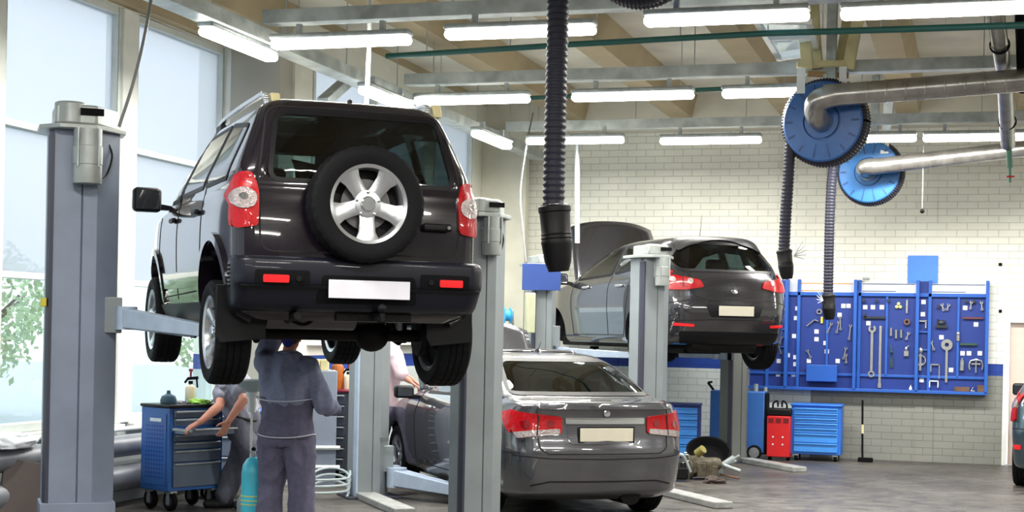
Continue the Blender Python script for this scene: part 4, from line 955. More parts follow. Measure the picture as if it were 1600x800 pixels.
# ------------------------------------------------------------------ exhaust hose reels, hoses and ducts
def reel(name, label, c, ang, r=.40, wd=.26, m=None, handle=False):
    """round reel, axis horizontal; ang: turn of the axis (away from the photographer)"""
    t = thing(name, label, 'hose reel', c, YAW-R(ang))           # local +y: away, face at -y
    MB().lathe([(0, 0), (r*.45, 0), (r*.47, -.02), (r*.96, -.0), (r, .012), (r, .03), (0, .03)], (0, -wd/2, 0), (0, 1, 0), 64).build('side_disc', m or M_REEL, t, 30)
    for k in range(14):
        a = 2*pi*k/14; e = Vector((cos(a), 0, sin(a))); rb = MB().bar(e*r*.55+Vector((0, -wd/2-.006, 0)), e*r*.93+Vector((0, -wd/2-.000, 0)), .012, .02); rb.build('disc_rib', mat('reel_rib_dark_blue', (28, 62, 112), .5), t)  # ribs in a darker blue than the discs
    MB().lathe([(0, 0), (r*.42, 0), (r*.42, -.03), (r*.30, -.035), (r*.30, -.05), (0, -.05)], (0, -wd/2, 0), (0, 1, 0), 48).build('hub', m or M_REEL, t, 30)
    MB().lathe([(0, 0), (r*1.0, 0), (r*1.0, .02), (0, .02)], (0, wd/2, 0), (0, 1, 0), 64).build('side_disc', m or M_REEL, t, 30)
    # wound corrugated hose: two visible turns
    cs = MB()
    for q, yy in enumerate((-wd/2+.085, wd/2-.075)):
        pts = [((r-.045)*cos(a), yy, (r-.045)*sin(a)) for a in [2*pi*i/260 for i in range(260)]]
        cs.sweep(pts, [(.088 if i % 3 == 0 else .078) for i in range(260)], 14, cap=False)
    cs.build('wound_hose', M_HOSE, t, 60)
    MB().box2((-.05, wd/2+.02, -.05), (.05, wd/2+.06, ZC-c.z)).box2((-.03, -.02, -.03), (.03, wd/2+.03, .03)).build('mount_bracket', M_STEEL, t, bevel=.005)
    return t
def hose(name, label, pts, r, pitch=.035, nz=None, depth=.10):
    path = smoothpath(pts, 40); L = sum((a-b).length for a, b in zip(path, path[1:])); n = int(L/pitch*4)
    # resample
    acc = [0]
    for a, b in zip(path, path[1:]): acc.append(acc[-1]+(b-a).length)
    out = []; j = 0
    for i in range(n+1):
        s = L*i/n
        while j < len(acc)-2 and acc[j+1] < s: j += 1
        u = (s-acc[j])/max(acc[j+1]-acc[j], 1e-9); out.append(path[j].lerp(path[j+1], u))
    o = MB().sweep(out, [r*(1 if i % 4 in (0, 1) else 1-depth) for i in range(n+1)], 20).build(name, M_HOSE, smooth=60)
    tag(o, label, 'hose'); return o
def nozzle(h, p, d, r, L, m=M_NOZ):
    d = Vector(d).normalized()
    o = MB().lathe([(0, 0), (r*1.1, 0), (r*1.28, .015), (r*1.28, L*.10), (r*1.2, L*.12), (r*1.15, L*.42), (r*1.2, L*.44), (r*1.15, L*.46), (r*1.22, L*.50), (r*1.17, L*.52), (r*1.24, L*.56), (r*1.2, L*.60), (r*1.05, L*.85), (r*.8, L), (r*.7, L*.97), (0, L*.9)], p, d, 32).build('nozzle', m, h, 35)
    MB().lathe([(r*1.08, 0), (r*1.14, 0), (r*1.14, .015), (r*1.08, .015)], p, d, 32, closed=True).build('hose_clip', M_CHROME, o)
    return o
# big hose in front
D0 = 10.7; r0 = .078
hb = hose('exhaust_hose', 'big black corrugated extraction hose hanging in the middle, with a rubber nozzle', [W(886, -75, D0), W(873, -10, D0), W(871, 60, D0), W(868, 180, D0), W(866, 260, D0), W(865, 325, D0)], r0, .045)
nz = MB()
top, bot = W(866, 320, D0), W(873, 424, D0)
rp = []
n_ = nozzle(hb, top, (bot-top), r0*1.15, (bot-top).length)
reel('hose_reel', 'hose reel at the top edge with only the bottom of its dark hose coil showing', W(1005, -84, D0+.2), 22, .40)
# reel 1 and 2
c_1 = W(1290, 192, 14.9); c_2 = W(1361, 270, 19.6)
reel('hose_reel', 'larger dark blue hose reel hanging from a cream steel frame', c_1, 27, .39, .25)
reel('hose_reel', 'smaller light blue hose reel before the brick wall', c_2, 27, .39, .23, M_REEL2)
h1 = hose('exhaust_hose', 'dark extraction hose hanging left of the larger blue reel', [W(1246, 170, 15.0), W(1236, 215, 15.0), W(1231, 290, 15.0), W(1227, 350, 15.0), W(1225, 392, 15.0)], .058, .036)
nozzle(h1, W(1225, 390, 15.0), W(1230, 436, 15.0)-W(1225, 390, 15.0), .062, .29)
h2 = hose('exhaust_hose', 'thin dark extraction hose hanging down in front of the tool board', [W(1304, 240, 19.4), W(1299, 290, 19.4), W(1296, 360, 19.4), W(1294, 462, 19.4)], .064, .04)
nozzle(h2, W(1294, 460, 19.4), W(1296, 500, 19.4)-W(1294, 460, 19.4), .07, .32)
for h, c in ((h1, W(1240, 400, 14.95)), (h2, W(1286, 470, 19.3))):
    m_ = MB(); c = Vector(c)
    for k in range(5):
        a = -.6+.35*k; m_.tube(c, c+RGT*(.13*cos(a) if h is h1 else -.08*cos(a))+Vector((0, 0, .14*sin(a)+.05)), .006, .003, 6)
    m_.build('wire_ends', M_STEEL, h)
def duct(name, label, pts, r, elbow=None):
    m_ = MB().sweep(smoothpath(pts, 10), r, 24); o = m_.build(name, M_DUCT, smooth=60); tag(o, label, 'ventilation duct'); return o
for i, (c, px0, py0, D, px1, py1, rr) in enumerate(((c_1, 1283, 158, 14.7, 1640, 122, .105), (c_2, 1362, 264, 19.2, 1640, 228, .10))):
    e = RGT*cos(R(27))*0
    fdir = Vector((-sin(YAW-R(27)), cos(YAW-R(27)), 0))
    p0 = Vector(c)-fdir*.14; p1 = p0-fdir*.30
    XD = Vector((1, 0, 0))
    up = Vector((0, 0, .20 if i == 0 else .04))
    a = p1+up+XD*.22
    d = ray(px1, py1)
    # end: run along the room's crosswise direction
    q = CAM+d*((a.y)/d.y)
    q = q+(q-a).normalized()*(2.6 if i == 0 else 2.2)
    mid = a.lerp(q, .06)
    pts = [p0, p0-fdir*.10, p0-fdir*.22+up*.3, p1+up*.75+XD*.05, a, mid, q]
    o = duct('extraction_duct', ('upper' if i == 0 else 'lower')+' silver spiral duct running from the '+('larger' if i == 0 else 'smaller')+' blue reel to the right edge', pts, rr)
    for k in range(24):
        s = k/24; p = mid.lerp(q, s); dd = (q-mid).normalized()
        MB().lathe([(rr*1.0, 0), (rr*1.035, .004), (rr*1.035, .012), (rr, .016)], p, dd, 24, closed=True).build('spiral_seam', M_DUCT, o, 30)
    MB().lathe([(rr, 0), (rr*1.08, .0), (rr*1.08, .02), (rr, .02)], p0-fdir*.01, -fdir, 24, closed=True).build('collar', M_STEEL, o)
sp = duct('slanting_pipe', 'silver pipe slanting down from the ceiling at the right, with black clamps', [W(1542, -82, 12.9), W(1549, -30, 13.0), W(1561, 60, 13.6), W(1570, 130, 14.6), W(1575, 225, 16.0)], .075)
for px, py, D in ((1562, 70, 13.7), (1574, 190, 15.5)):
    MB().lathe([(.078, -.01), (.09, -.01), (.09, .015), (.078, .015)], W(px, py, D), W(1575, 225, 16.0)-W(1549, -30, 13.0), 24, closed=True).build('pipe_clamp', M_MATTE, sp)
vv = MB().tube(W(1576, 225, 16), W(1578, 262, 16), .03).tube(W(1578, 262, 16), W(1578, 285, 16), .015); v_ = vv.build('drain_valve', mat('valve_green', (60, 110, 90), .5), sp)
MB().box(W(1579, 276, 15.97), (.08, .02, .02)).build('valve_handle', M_RED, v_, bevel=.005)
pipe([W(1588, -70, 13.2), W(1596, 60, 13.8), W(1598, 140, 14.4)], .05, M_MATTE, 'dark_pipe', 'dark upright pipe at the right edge beside the silver slanting pipe')
# cream steel hanging frame of reel 1, hanger of reel 2
t = thing('reel_hanger', 'cream steel frame hanging from the ceiling and carrying the larger blue reel', 'hanger', c_1)
o_ = Vector(c_1)
def rel(px, py, D): return W(px, py, D)-o_
for a, b, nm in (((1249, -30, 14.6), (1262, 108, 14.8), 'upright'), ((1268, -30, 15.3), (1277, 108, 15.1), 'upright'), ((1352, -30, 14.6), (1325, 108, 14.8), 'upright'), ((1334, -30, 15.3), (1313, 108, 15.1), 'upright')):
    MB().bar(rel(*a), rel(*b), .11, .07).build(nm, M_BEIGE, t, bevel=.008)
MB().bar(rel(1245, 101, 14.8), rel(1335, 99, 14.8), .08, .06).build('cross_beam', M_BEIGE, t, bevel=.008)
MB().bar(rel(1252, 106, 14.75), rel(1251, 146, 14.75), .08, .012).build('hanger_plate', M_WHITE, t)
MB().bar(rel(1317, 104, 14.75), rel(1317, 136, 14.75), .07, .012).build('hanger_plate', M_WHITE, t)
MB().bar(rel(1262, 115, 15.1), rel(1325, 119, 15.1), .06, .05).build('cross_beam', mat('frame_wood_tan', (176, 140, 96), .6), t)
t = thing('reel_hanger', 'pale steel hanger carrying the smaller blue reel from the ceiling', 'steel frame', c_2); o_ = Vector(c_2)
MB().bar(rel(1398, 45, 19.2), rel(1384, 215, 19.6), .12, .06).build('upright', M_STEEL, t, bevel=.006)
MB().bar(rel(1384, 205, 19.5), rel(1382, 240, 19.4), .10, .015).build('hanger_plate', M_CREAM, t)
MB().bar(rel(1352, 30, 16.4), rel(1385, 50, 19.0), .08, .05).build('brace', M_BEIGE, t)
MB().bar(rel(1425, 30, 16.4), rel(1405, 52, 19.0), .08, .05).build('brace', M_BEIGE, t)
MB().bar(rel(1300, 135, 16.5), rel(1352, 222, 18.4), .05, .05).build('brace', M_CONC, t)
# skylight panel
m_ = MB(); P = [W(1182, 32, 13.2), W(1264, 34, 13.2), W(1278, 82, 15.6), W(1218, 92, 15.6)]
t = thing('roof_window', 'tilted bluish skylight sash under the ceiling left of the cream frame', 'skylight', P[0])
q = [p-P[0] for p in P]
fr = MB()
for a, b in zip(q, q[1:]+q[:1]): fr.bar(a, b, .05, .05)
fr.bar(q[0].lerp(q[3], .42), q[1].lerp(q[2], .42), .05, .05)
fr.build('sash', M_WHITE, t)
MB().add([p+Vector((0, 0, .01)) for p in q]+[p+Vector((0, 0, .02)) for p in q], [(0, 1, 2, 3), (7, 6, 5, 4), (0, 4, 5, 1), (1, 5, 6, 2), (2, 6, 7, 3), (3, 7, 4, 0)]).build('pane', mat('skylight_pane_glow', (196, 222, 238), .1, coat=1., emit=.35), t, smooth=0)  # pane glows faintly in place of sky light; no opening above
# grey sloping bracket of the window wall behind the off-roader's roof
o = MB().bar(W(505, 160, 15.6), W(548, 122, 16.4), .12, .10).bar(W(540, 116, 16.4), W(602, 142, 16.6), .1, .08).build('wall_bracket', M_STEEL, bevel=.006); tag(o, 'grey steel bracket sloping behind the roof of the dark off-roader', 'bracket')
# heating pipes along the window wall
for k, (z, r) in enumerate(((.55, .10), (.26, .12))):
    pipe([(XL+.20, 2, z), (XL+.20, 8, z), (XL+.20, YS-.45, z)], r, mat('heating_pipe_grey', (128, 132, 140), .4, .2), 'heating_pipe', ('upper' if k == 0 else 'lower')+' grey heating pipe under the window wall', n=20)
pipe([(XL+.10, 2, .69), (XL+.10, YS-.4, .69)], .022, M_WHITE, 'heating_pipe', 'thin white pipe right under the window sill', n=12)
# crumpled white bag on the pipe
bm = bmesh.new(); bmesh.ops.create_icosphere(bm, subdivisions=4, radius=1)
for v in bm.verts:
    p = v.co.copy(); k = 1+.22*noise.noise(p*2.2)+.12*noise.noise(p*7); v.co = Vector((p.x*.16*k, p.y*.34*k, max(-.03, p.z*.09*k)))
me = bpy.data.meshes.new('white_bag'); bm.to_mesh(me); bm.free(); o = link('white_bag', me, mat('white_plastic_film', (225, 232, 240), .4, bump=.6, bump_scale=22), smooth=50)
q = onX(8, 704, XL+.2); o.location = (XL+.22, q.y, .68); tag(o, 'crumpled white plastic bag lying on the upper heating pipe', 'bag')
for i, (a, b, l) in enumerate(((W(48, 770, 10.2), W(72, 735, 10.4), 'dark brown board leaning on the heating pipes behind the nearest column'),)):
    o = MB().box((0, 0, .28), (.45, .03, .56)).build('wood_board', mat('dark_brown_board', (96, 86, 84), .7), bevel=.004); o.location = C(-3.85, 12.2, 0.0); o.rotation_euler = (R(-14), R(12), R(60)); tag(o, l, 'board')
# ------------------------------------------------------------------ tool board on the brick wall
def bw(px, py, off=.0):
    p = onY(px, py, YB-off); return p
TB0 = bw(1182, 606, .06); TBo = Vector((TB0.x, YB-.014, 0))
t = thing('tool_board', 'long blue steel tool board on the brick wall, open-fronted bays full of tools', 'tool board', TBo)
xa, xb = bw(1186, 540, .1).x, bw(1543, 540, .1).x
zt, zb = bw(1400, 441, .1).z, bw(1400, 611, .1).z
def lx(px): return bw(px, 520, .1).x-TBo.x
A, B_ = lx(1172), lx(1544)
zs = bw(1400, 461, .1).z; zm = bw(1400, 588, .1).z
MB().box2((A, -.02, zb), (B_, 0, zs)).build('back_panel', M_NAVY, t, smooth=0)
MB().box2((A, -.02, zs), (B_, 0, zt)).build('header_panel', mat('header_white', (214, 220, 226), .5), t, smooth=0)
pd = .16
def fr(nm, a, b, m=M_BLUEM): MB().box2(a, b).build(nm, m, t, smooth=0, bevel=.004)
fr('bottom_shelf', (A, -pd, zb-.02), (B_, 0, zb+.02)); fr('shelf_rail', (A, -.05, zm-.015), (B_, -.02, zm+.02)); fr('top_rail', (A, -.06, zs-.02), (B_, -.02, zs+.03))
for px in (1199, 1229, 1247, 1336, 1342, 1433, 1452, 1542): fr('upright', (lx(px)-.022, -pd if px in (1229, 1336, 1433, 1542) else -.06, zb), (lx(px)+.022, 0, zt+.03))
for px in (1292, 1385, 1497): fr('divider', (lx(px)-.016, -.05, zm), (lx(px)+.016, -.02, zs))
fr('narrow_bay_panel', (lx(1433), -.03, zs), (lx(1452), -.005, zt+.02), M_NAVY); fr('narrow_bay_panel', (lx(1202), -.03, zs), (lx(1228), -.005, zt+.02), M_BLUED)
for a, b in ((1434, 1451), (1203, 1228)):
    for py in (520, 548): fr('small_shelf', (lx(a), -.05, bw(1440, py, .1).z), (lx(b), -.02, bw(1440, py, .1).z+.02))
for a, b, c in ((1249, 1330, (235, 150, 50)), (1346, 1428, (70, 90, 120)), (1455, 1538, (70, 90, 120))):
    z1 = zt-.03; MB().box2((lx(a), -.024, z1), (lx(b), -.02, z1+.012)).build('header_stripe', mat('stripe_%d' % c[0], c, .5), t, smooth=0)
    MB().box2((lx(a), -.024, z1-.10), (lx(b)-.25, -.02, z1-.088)).build('header_stripe', mat('stripe_%d' % c[0], c, .5), t, smooth=0)
for px in (1346, 1540): MB().tube((lx(px), -.06, zt+.05), (lx(px)+(.09 if px < 1400 else 0), -.06, zt+.05), .018).build('edge_lamp', M_STEEL, t)
b = MB().box2((lx(1262), -.19, bw(1290, 596, .1).z), (lx(1310), -.07, bw(1290, 570, .1).z)).build('blue_bin', M_BLUEM, smooth=0, bevel=.006); b.location = TBo; tag(b, 'blue sheet-metal bin standing on the shelf of the tool board', 'bin')
# white cards
cards = [(1205,464),(1246,482),(1244,497),(1241,525),(1243,558),(1243,569),(1231,555),(1217,564),(1276,518),(1276,530),(1290,536),(1292,549),(1264,564),(1312,492),(1326,478),(1352,480),(1364,480),(1378,480),(1357,505),(1443,472),(1442,491),(1440,594),(1471,527),(1486,578),(1508,481),(1525,507),(1504,552),(1514,552),(1531,552),(1318,478),(1216,585),(1240,585),(1309,564)]
for i, (px, py) in enumerate(cards):
    p = bw(px, py, .025); MB().box((p.x-TBo.x, -.026, p.z), (.058, .004, .058)).build('price_card', M_CARD, t, smooth=0)
# tools: every one its own object, hanging just before the panel
def tool(name, px, py, mb, label, m=M_TOOL, cat='tool', group=None, rot=0.):
    o = mb.build(name, m, bevel=.0); p = bw(px, py, .062); o.location = p; o.rotation_euler = (0, R(rot), 0); tag(o, label, cat, group); return o
def wrench(L, r=.022, w=.022):
    m_ = MB().box((0, 0, 0), (w, .012, L-2*r)); a = arcpts(0, 0, r*1.15, -240, 60, 14); b = [(x*.45, y*.45) for x, y in a][::-1]
    m_.prism(a+b, (0, .009, L/2), (1, 0, 0), (0, 0, 1), .018)
    m_.lathe([(r*.5, -.009), (r, -.009), (r, .009), (r*.5, .009)], (0, 0, -L/2), (0, 1, 0), 20, closed=True); return m_
tool('spanner', 1362, 549, wrench(.62, .045, .034), 'longest single spanner on the tool board, ring end up')
tool('pry_bar', 1375, 557, MB().box((0, 0, 0), (.032, .012, .84)).box((0, 0, -.40), (.045, .02, .06)), 'tall flat steel bar hanging beside the longest spanner', cat='bar')
m_ = MB().lathe([(.028, -.012), (.075, -.012), (.075, .012), (.028, .012)], (0, 0, .21), (0, 1, 0), 32, closed=True).box((0, 0, -.08), (.030, .014, .44))
for k in range(6): m_.lathe([(0, -.02), (.009, -.02), (.009, -.012)], (.052*cos(k*pi/3), 0, .21+.052*sin(k*pi/3)), (0, 1, 0), 8)
tool('flange_wrench', 1479, 563, m_, 'long tool with a big round drilled head', cat='wrench')
m_ = MB().lathe([(.06, -.01), (.075, -.01), (.075, .01), (.06, .01)], (0, 0, 0), (0, 1, 0), 28, closed=True).box((0, 0, -.02), (.03, .03, .24)).ball((0, 0, .13), (.035, .03, .05)).box((0, 0, -.05), (.10, .012, .02))
tool('pulley_puller', 1438, 563, m_, 'round-headed puller in the narrow middle bay', cat='puller')
m_ = MB().sweep([(-.08, 0, -.06), (-.09, 0, .0), (-.07, 0, .06), (0, 0, .08), (.07, 0, .06), (.09, 0, 0), (.08, 0, -.06)], .013, 8).tube((0, 0, .08), (0, 0, -.10), .012).box((0, 0, .02), (.12, .02, .02))
tool('jaw_puller', 1525, 571, m_, 'horseshoe-shaped jaw puller at the lower right of the board', cat='puller')
m_ = MB()
for a in (90, 210, 330): m_.ball((.028*cos(R(a)), 0, .028*sin(R(a))), (.024, .012, .024), 12, 8)
tool('three_lobe_socket', 1404, 478, m_, 'yellowish three-lobed tool at the top of the third bay', mat('brass_yellow', (214, 214, 140), .4, .3))
tool('socket_ring', 1417, 503, MB().lathe([(.02, -.02), (.042, -.02), (.042, .02), (.02, .02)], (0, 0, 0), (0, 1, 0), 24, closed=True), 'dark round ring socket below the narrow chisel', M_RUST)
tool('chisel', 1417, 479, MB().box((0, 0, 0), (.022, .012, .18)), 'narrow upright chisel beside the three-lobed tool')
tool('tee_handle', 1440, 504, MB().box((0, 0, .02), (.13, .014, .02)).box((.055, 0, -.03), (.016, .014, .09)).box((-.055, 0, -.01), (.016, .014, .05)), 'bracket-shaped tool in the narrow middle bay')
for i, px in enumerate((1392, 1400, 1408)): tool('long_socket', px, 522+(i == 0)*-3, MB().tube((0, 0, -.05-.01*(i % 2)), (0, 0, .06), .017, n=16), 'short bright tube socket in a row of three', cat='socket', group='row of three tube sockets')
tool('pliers', 1393, 556, MB().bar((-.012, 0, -.16), (0, 0, .05), .014, .012).bar((.014, 0, -.16), (0, 0, .05), .014, .012).bar((0, 0, .04), (-.01, 0, .14), .02, .012).ball((0, 0, .05), .018, 10, 8), 'long dark pliers with green grips in the third bay', mat('dark_green_tool', (40, 72, 60), .5))
tool('clamp_tool', 1416, 549, MB().ball((0, 0, .03), (.022, .02, .04)).box((0, 0, -.03), (.06, .03, .07)).bar((-.02, 0, .02), (.03, 0, .08), .012, .012), 'squat bright clamp right of the long pliers')
tool('bracket_frame', 1461, 580, MB().box((0, 0, .09), (.12, .012, .016)).box((.055, 0, 0), (.014, .012, .20)).box((-.055, 0, .04), (.014, .012, .10)), 'thin square steel frame low in the fourth bay')
tool('box_frame', 1459, 600, MB().box((0, 0, .04), (.12, .05, .014)).box((.055, 0, 0), (.014, .05, .09)).box((-.055, 0, 0), (.014, .05, .09)), 'white open frame standing on the bottom shelf', M_WHITE)
tool('valve_tool', 1471, 508, MB().ball((0, 0, .03), (.05, .03, .04)).box((0, 0, -.02), (.16, .03, .035)).tube((.04, 0, -.04), (.04, 0, .06), .012).tube((-.045, 0, -.03), (-.045, 0, .08), .014), 'dark cluster-shaped adapter tool in the fourth bay', mat('dark_tool', (52, 58, 66), .4, .5))
tool('cylinder_tool', 1503, 571, MB().tube((0, 0, -.07), (0, 0, .07), .03, n=20).tube((0, 0, .07), (0, 0, .10), .014), 'upright steel cylinder tool left of the jaw puller')
tool('spring_tool', 1497, 527, MB().tube((0, 0, -.05), (0, 0, .03), .025, n=16).ball((0, 0, .05), .028, 12, 8), 'small steel gauge on the divider of the last bay')
tool('long_rail_tool', 1367, 496, MB().box((0, 0, 0), (.30, .02, .03)).box((-.13, 0, .02), (.03, .02, .05)), 'long dark horizontal bar high in the second bay', mat('dark_tool', (52, 58, 66), .4, .5), cat='bar')
tool('long_rail_tool', 1520, 497, MB().box((0, 0, 0), (.26, .02, .026)), 'long reddish horizontal bar high in the last bay', mat('dark_red_tool', (96, 50, 60), .5), cat='bar')
tool('long_rail_tool', 1513, 538, MB().box((0, 0, 0), (.22, .02, .03)), 'long green-grey horizontal bar in the last bay', mat('dark_green_tool', (40, 72, 60), .5), cat='bar')
tool('angle_tool', 1267, 504, MB().bar((-.06, 0, -.05), (.05, 0, .04), .02, .015).bar((.05, 0, .04), (.10, 0, .02), .02, .015), 'slanting crooked tool in the first wide bay')
tool('ring_tool', 1280, 487, MB().lathe([(.022, -.01), (.036, -.01), (.036, .01), (.022, .01)], (0, 0, 0), (0, 1, 0), 20, closed=True), 'small steel ring high in the first wide bay')
tool('yellow_tool', 1284, 500, MB().tube((0, 0, -.045), (0, 0, .045), .016), 'small yellow cylindrical tool left of the hose', mat('tool_yellow', (220, 205, 70), .4))
for i, (px, py, L) in enumerate(((1264, 553, .10), (1320, 552, .14), (1322, 560, .10), (1452, 545, .01), (1296, 512, .12), (1309, 511, .14), (1313, 505, .16), (1473, 480, .07), (1481, 480, .06), (1517, 477, .08), (1534, 478, .09), (1457, 540, .10), (1418, 525, .08), (1328, 519, .18), (1212, 480, .10), (1218, 545, .12), (1220, 532, .10))):
    if L < .05: continue
    tool('small_wrench', px, py, wrench(L, .018, .014), 'short steel spanner among the small tools of the board', cat='spanner', group='small spanners on the tool board', rot=(i*37) % 50-25)
for i, (px, py) in enumerate(((1466, 479), (1370, 470), (1350, 470), (1388, 470), (1510, 471), (1522, 471))):
    tool('small_socket', px, py, MB().tube((0, -.02, 0), (0, .01, 0), .022, n=16), 'dark round socket at the top edge of a bay', mat('dark_tool', (52, 58, 66), .4, .5), 'socket', 'dark sockets along the top of the bays')
def onshelf(name, px, mb, label, m, cat):
    o = mb.build(name, m, bevel=.004); o.location = (bw(px, 600, .1).x, YB-.10, zb+.021); tag(o, label, cat); return o
onshelf('brown_box', 1503, MB().box2((-.10, -.05, 0), (.10, .04, .06)), 'flat brown box on the bottom shelf near the right end', M_RUST, 'box')
onshelf('brown_box', 1533, MB().box2((-.05, -.05, 0), (.05, .04, .09)), 'small upright brown box at the right end of the bottom shelf', M_RUST, 'box')
onshelf('oil_can', 1423, MB().lathe([(0, 0), (.022, 0), (.022, .03), (.006, .05), (.003, .07), (0, .07)], n=16), 'tiny white oil can on the bottom shelf', M_WHITE, 'can')
onshelf('metal_clamp', 1520, MB().box2((-.03, -.02, 0), (.03, .02, .02)).bar((-.02, 0, .02), (.01, 0, .06), .01, .01), 'small steel clamp between the two brown boxes', M_TOOL, 'clamp')
s_ = MB().box((0, 0, 0), (.40, .015, .38)).build('blue_sign', M_SIGN, bevel=.002); s_.location = bw(1442, 421, .035); tag(s_, 'plain square light blue sign on the brick wall above the tool board', 'sign')
o = MB().box((0, 0, 0), (.045, .02, .04)).build('wall_socket', M_MATTE, bevel=.004); o.location = bw(1563, 413, .015); tag(o, 'small dark fitting on the brick wall, the upper one right of the square sign', 'socket')
o = MB().box((0, 0, 0), (.04, .02, .04)).build('wall_socket', M_MATTE, bevel=.004); o.location = bw(1563, 486, .015); tag(o, 'small dark fitting on the brick wall level with the top of the tool board bays', 'socket')
# ------------------------------------------------------------------ tool trolleys
def trolley(name, label, c, rz, w, d, h, m_body, m_front, rows, open_drawer=None, perf=True, wheels=.09, top=None, handle='bar'):
    """front at local -y, width along x; origin at the middle of the footprint"""
    t = thing(name, label, 'tool trolley', c, rz); wz = wheels*2
    MB().box2((-w/2, -d/2+.01, wz), (w/2, d/2, h-.03)).build('body', m_body, t, smooth=0, bevel=.008)
    MB().box2((-w/2-.012, -d/2-.012, h-.03), (w/2+.012, d/2+.012, h)).build('top_tray', top or m_body, t, bevel=.01)
    z = h-.05; H = (h-.05)-(wz+.03); tot = sum(rows)
    for i, r in enumerate(rows):
        dh = H*r/tot; z0 = z-dh+.006; out = .0
        if open_drawer == i: out = .27
        o = MB().box2((-w/2+.04, -d/2-.012-out, z0), (w/2-.04, -d/2+.006-out, z-.004)).build('drawer', m_front, t, bevel=.003)
        MB().box2((-w/2+.05, -d/2-.030-out, z-.022), (w/2-.05, -d/2-.010-out, z-.008)).build('handle_rail', M_STEEL if handle == 'bar' else m_front, o, bevel=.003)
        if out:
            bxm = MB().box2((-w/2+.05, -d/2-out, z0), (w/2-.05, -d/2, z0+.008)).box2((-w/2+.05, -d/2-out, z0), (-w/2+.058, -d/2, z-.02)).box2((w/2-.058, -d/2-out, z0), (w/2-.05, -d/2, z-.02))
            bxm.build('drawer_box', M_ARM, o, smooth=0)
            MB().box2((-w/2+.02, -d/2-out, z-.035), (-w/2+.05, -d/2, z-.015)).build('slide_rail', M_STEEL, o)
        z -= dh
    if perf:
        for sx in (-1, 1):
            pn = MB().box2((sx*(w/2+.001), -d/2+.05, wz+.05), (sx*(w/2+.006), d/2-.05, h-.08)).build('side_panel', m_body, t, smooth=0, bevel=.002)
            ho = MB(); ny, nz = int((d-.18)/.038), int((h-wz-.26)/.038)+0
            for iy in range(ny+1):
                for iz in range(nz):
                    y = -d/2+.10+iy*.038; z_ = wz+.12+iz*.038; ho.box((sx*(w/2+.007), y, z_), (.002, .017, .017))
            hk = ho.build('peg_holes', M_BLUED, pn, smooth=0); hk['kind'] = 'stuff'
            MB().box((sx*(w/2+.008), -.01, h-.14), (.004, .16, .03)).build('side_card', M_CARD, pn, smooth=0)
    for sx in (-1, 1):
        for sy in (-1, 1):
            p = (sx*(w/2-.07), sy*(d/2-.07), wheels)
            o = MB().lathe([(.02, -.022), (wheels*.82, -.024), (wheels, -.012), (wheels, .012), (wheels*.82, .024), (.02, .022)], p, (1, 0, 0), 32, closed=True).build('castor', M_RUB, t)
            MB().lathe([(0, -.026), (wheels*.55, -.026), (wheels*.55, .026), (0, .026)], p, (1, 0, 0), 24).build('castor_hub', M_LIFTD, o)
            MB().box((p[0], p[1], wz-.01), (.07, .10, .02)).box((p[0]-.03, p[1], wheels*1.3), (.006, .04, wheels*1.3)).box((p[0]+.03, p[1], wheels*1.3), (.006, .04, wheels*1.3)).build('castor_fork', M_STEEL, o)
    return t
M_DRW = mat('drawer_blue_grey', (98, 110, 128), .4, .2)
g0 = G(270, 797)
TR_RZ = YAW+R(50)
T1c = C((268-800)/F*13.6, 13.6)
wd1 = Vector((cos(TR_RZ), sin(TR_RZ), 0)); dp1 = Vector((-sin(TR_RZ), cos(TR_RZ), 0))
T1 = trolley('tool_trolley', 'blue tool trolley with perforated side panel and one drawer pulled open', T1c+wd1*.30+dp1*.20, TR_RZ, .60, .42, .95, mat('trolley_blue', (46, 96, 166), .42), M_DRW, [1, 1, 1, 1, 1, 1.6, 3.2], open_drawer=2, wheels=.09, top=M_BLACK)
T2 = trolley('tool_trolley', 'second blue trolley with grey drawers, mostly hidden behind the open drawer', C((352-800)/F*14.8, 14.8)+wd1*.1, TR_RZ-R(30), .62, .42, .86, mat('trolley_blue', (46, 96, 166), .42), M_DRW, [2, 2, 2.5], perf=False, wheels=.07)
def ontop(t, x, y, z): return Matrix.Translation(t.location) @ Matrix.Rotation(t.rotation_euler.z, 4, 'Z') @ Vector((x, y, z))
# things on the first trolley
def bottle(name, label, p, r, h, m, cap, sprayer=False, cat='bottle'):
    t = thing(name, label, cat, p)
    MB().lathe([(0, 0), (r*.95, 0), (r, .01), (r, h*.62), (r*.85, h*.74), (r*.35, h*.82), (r*.32, h*.9), (0, h*.9)], n=24).build('bottle_body', m, t)
    c = MB().lathe([(0, h*.86), (r*.42, h*.86), (r*.42, h), (0, h)], n=16).build('cap', cap, t)
    if sprayer:
        MB().bar((-.02, 0, h+.02), (.075, 0, h+.03), .022, .028).bar((-.02, 0, h+.03), (-.06, 0, h-.02), .016, .02).bar((.06, 0, h+.02), (.07, 0, h-.06), .012, .02).build('spray_head', M_MATTE, t, bevel=.004)
        MB().tube((0, 0, h+.03), (0, 0, h+.09), .01).tube((0, 0, h+.085), (0, 0, h+.11), .02).build('pump_knob', mat('pump_dark_red', (120, 40, 50), .5), t)
    return t
M_PALE = mat('bottle_translucent_beige', (212, 200, 178), .35)
bottle('spray_bottle', 'beige pressure sprayer with black head standing on the first trolley', ontop(T1, .12, .05, .951), .05, .20, M_PALE, M_MATTE, True)
o = MB().lathe([(0, 0), (.07, 0), (.075, .03), (.06, .07), (.02, .09), (.015, .12), (0, .12)], n=24).build('oil_bottle', mat('bottle_dark_teal', (46, 72, 88), .4)); o.location = ontop(T1, -.18, -.02, .951); tag(o, 'squat dark bottle at the window end of the first trolley', 'bottle')
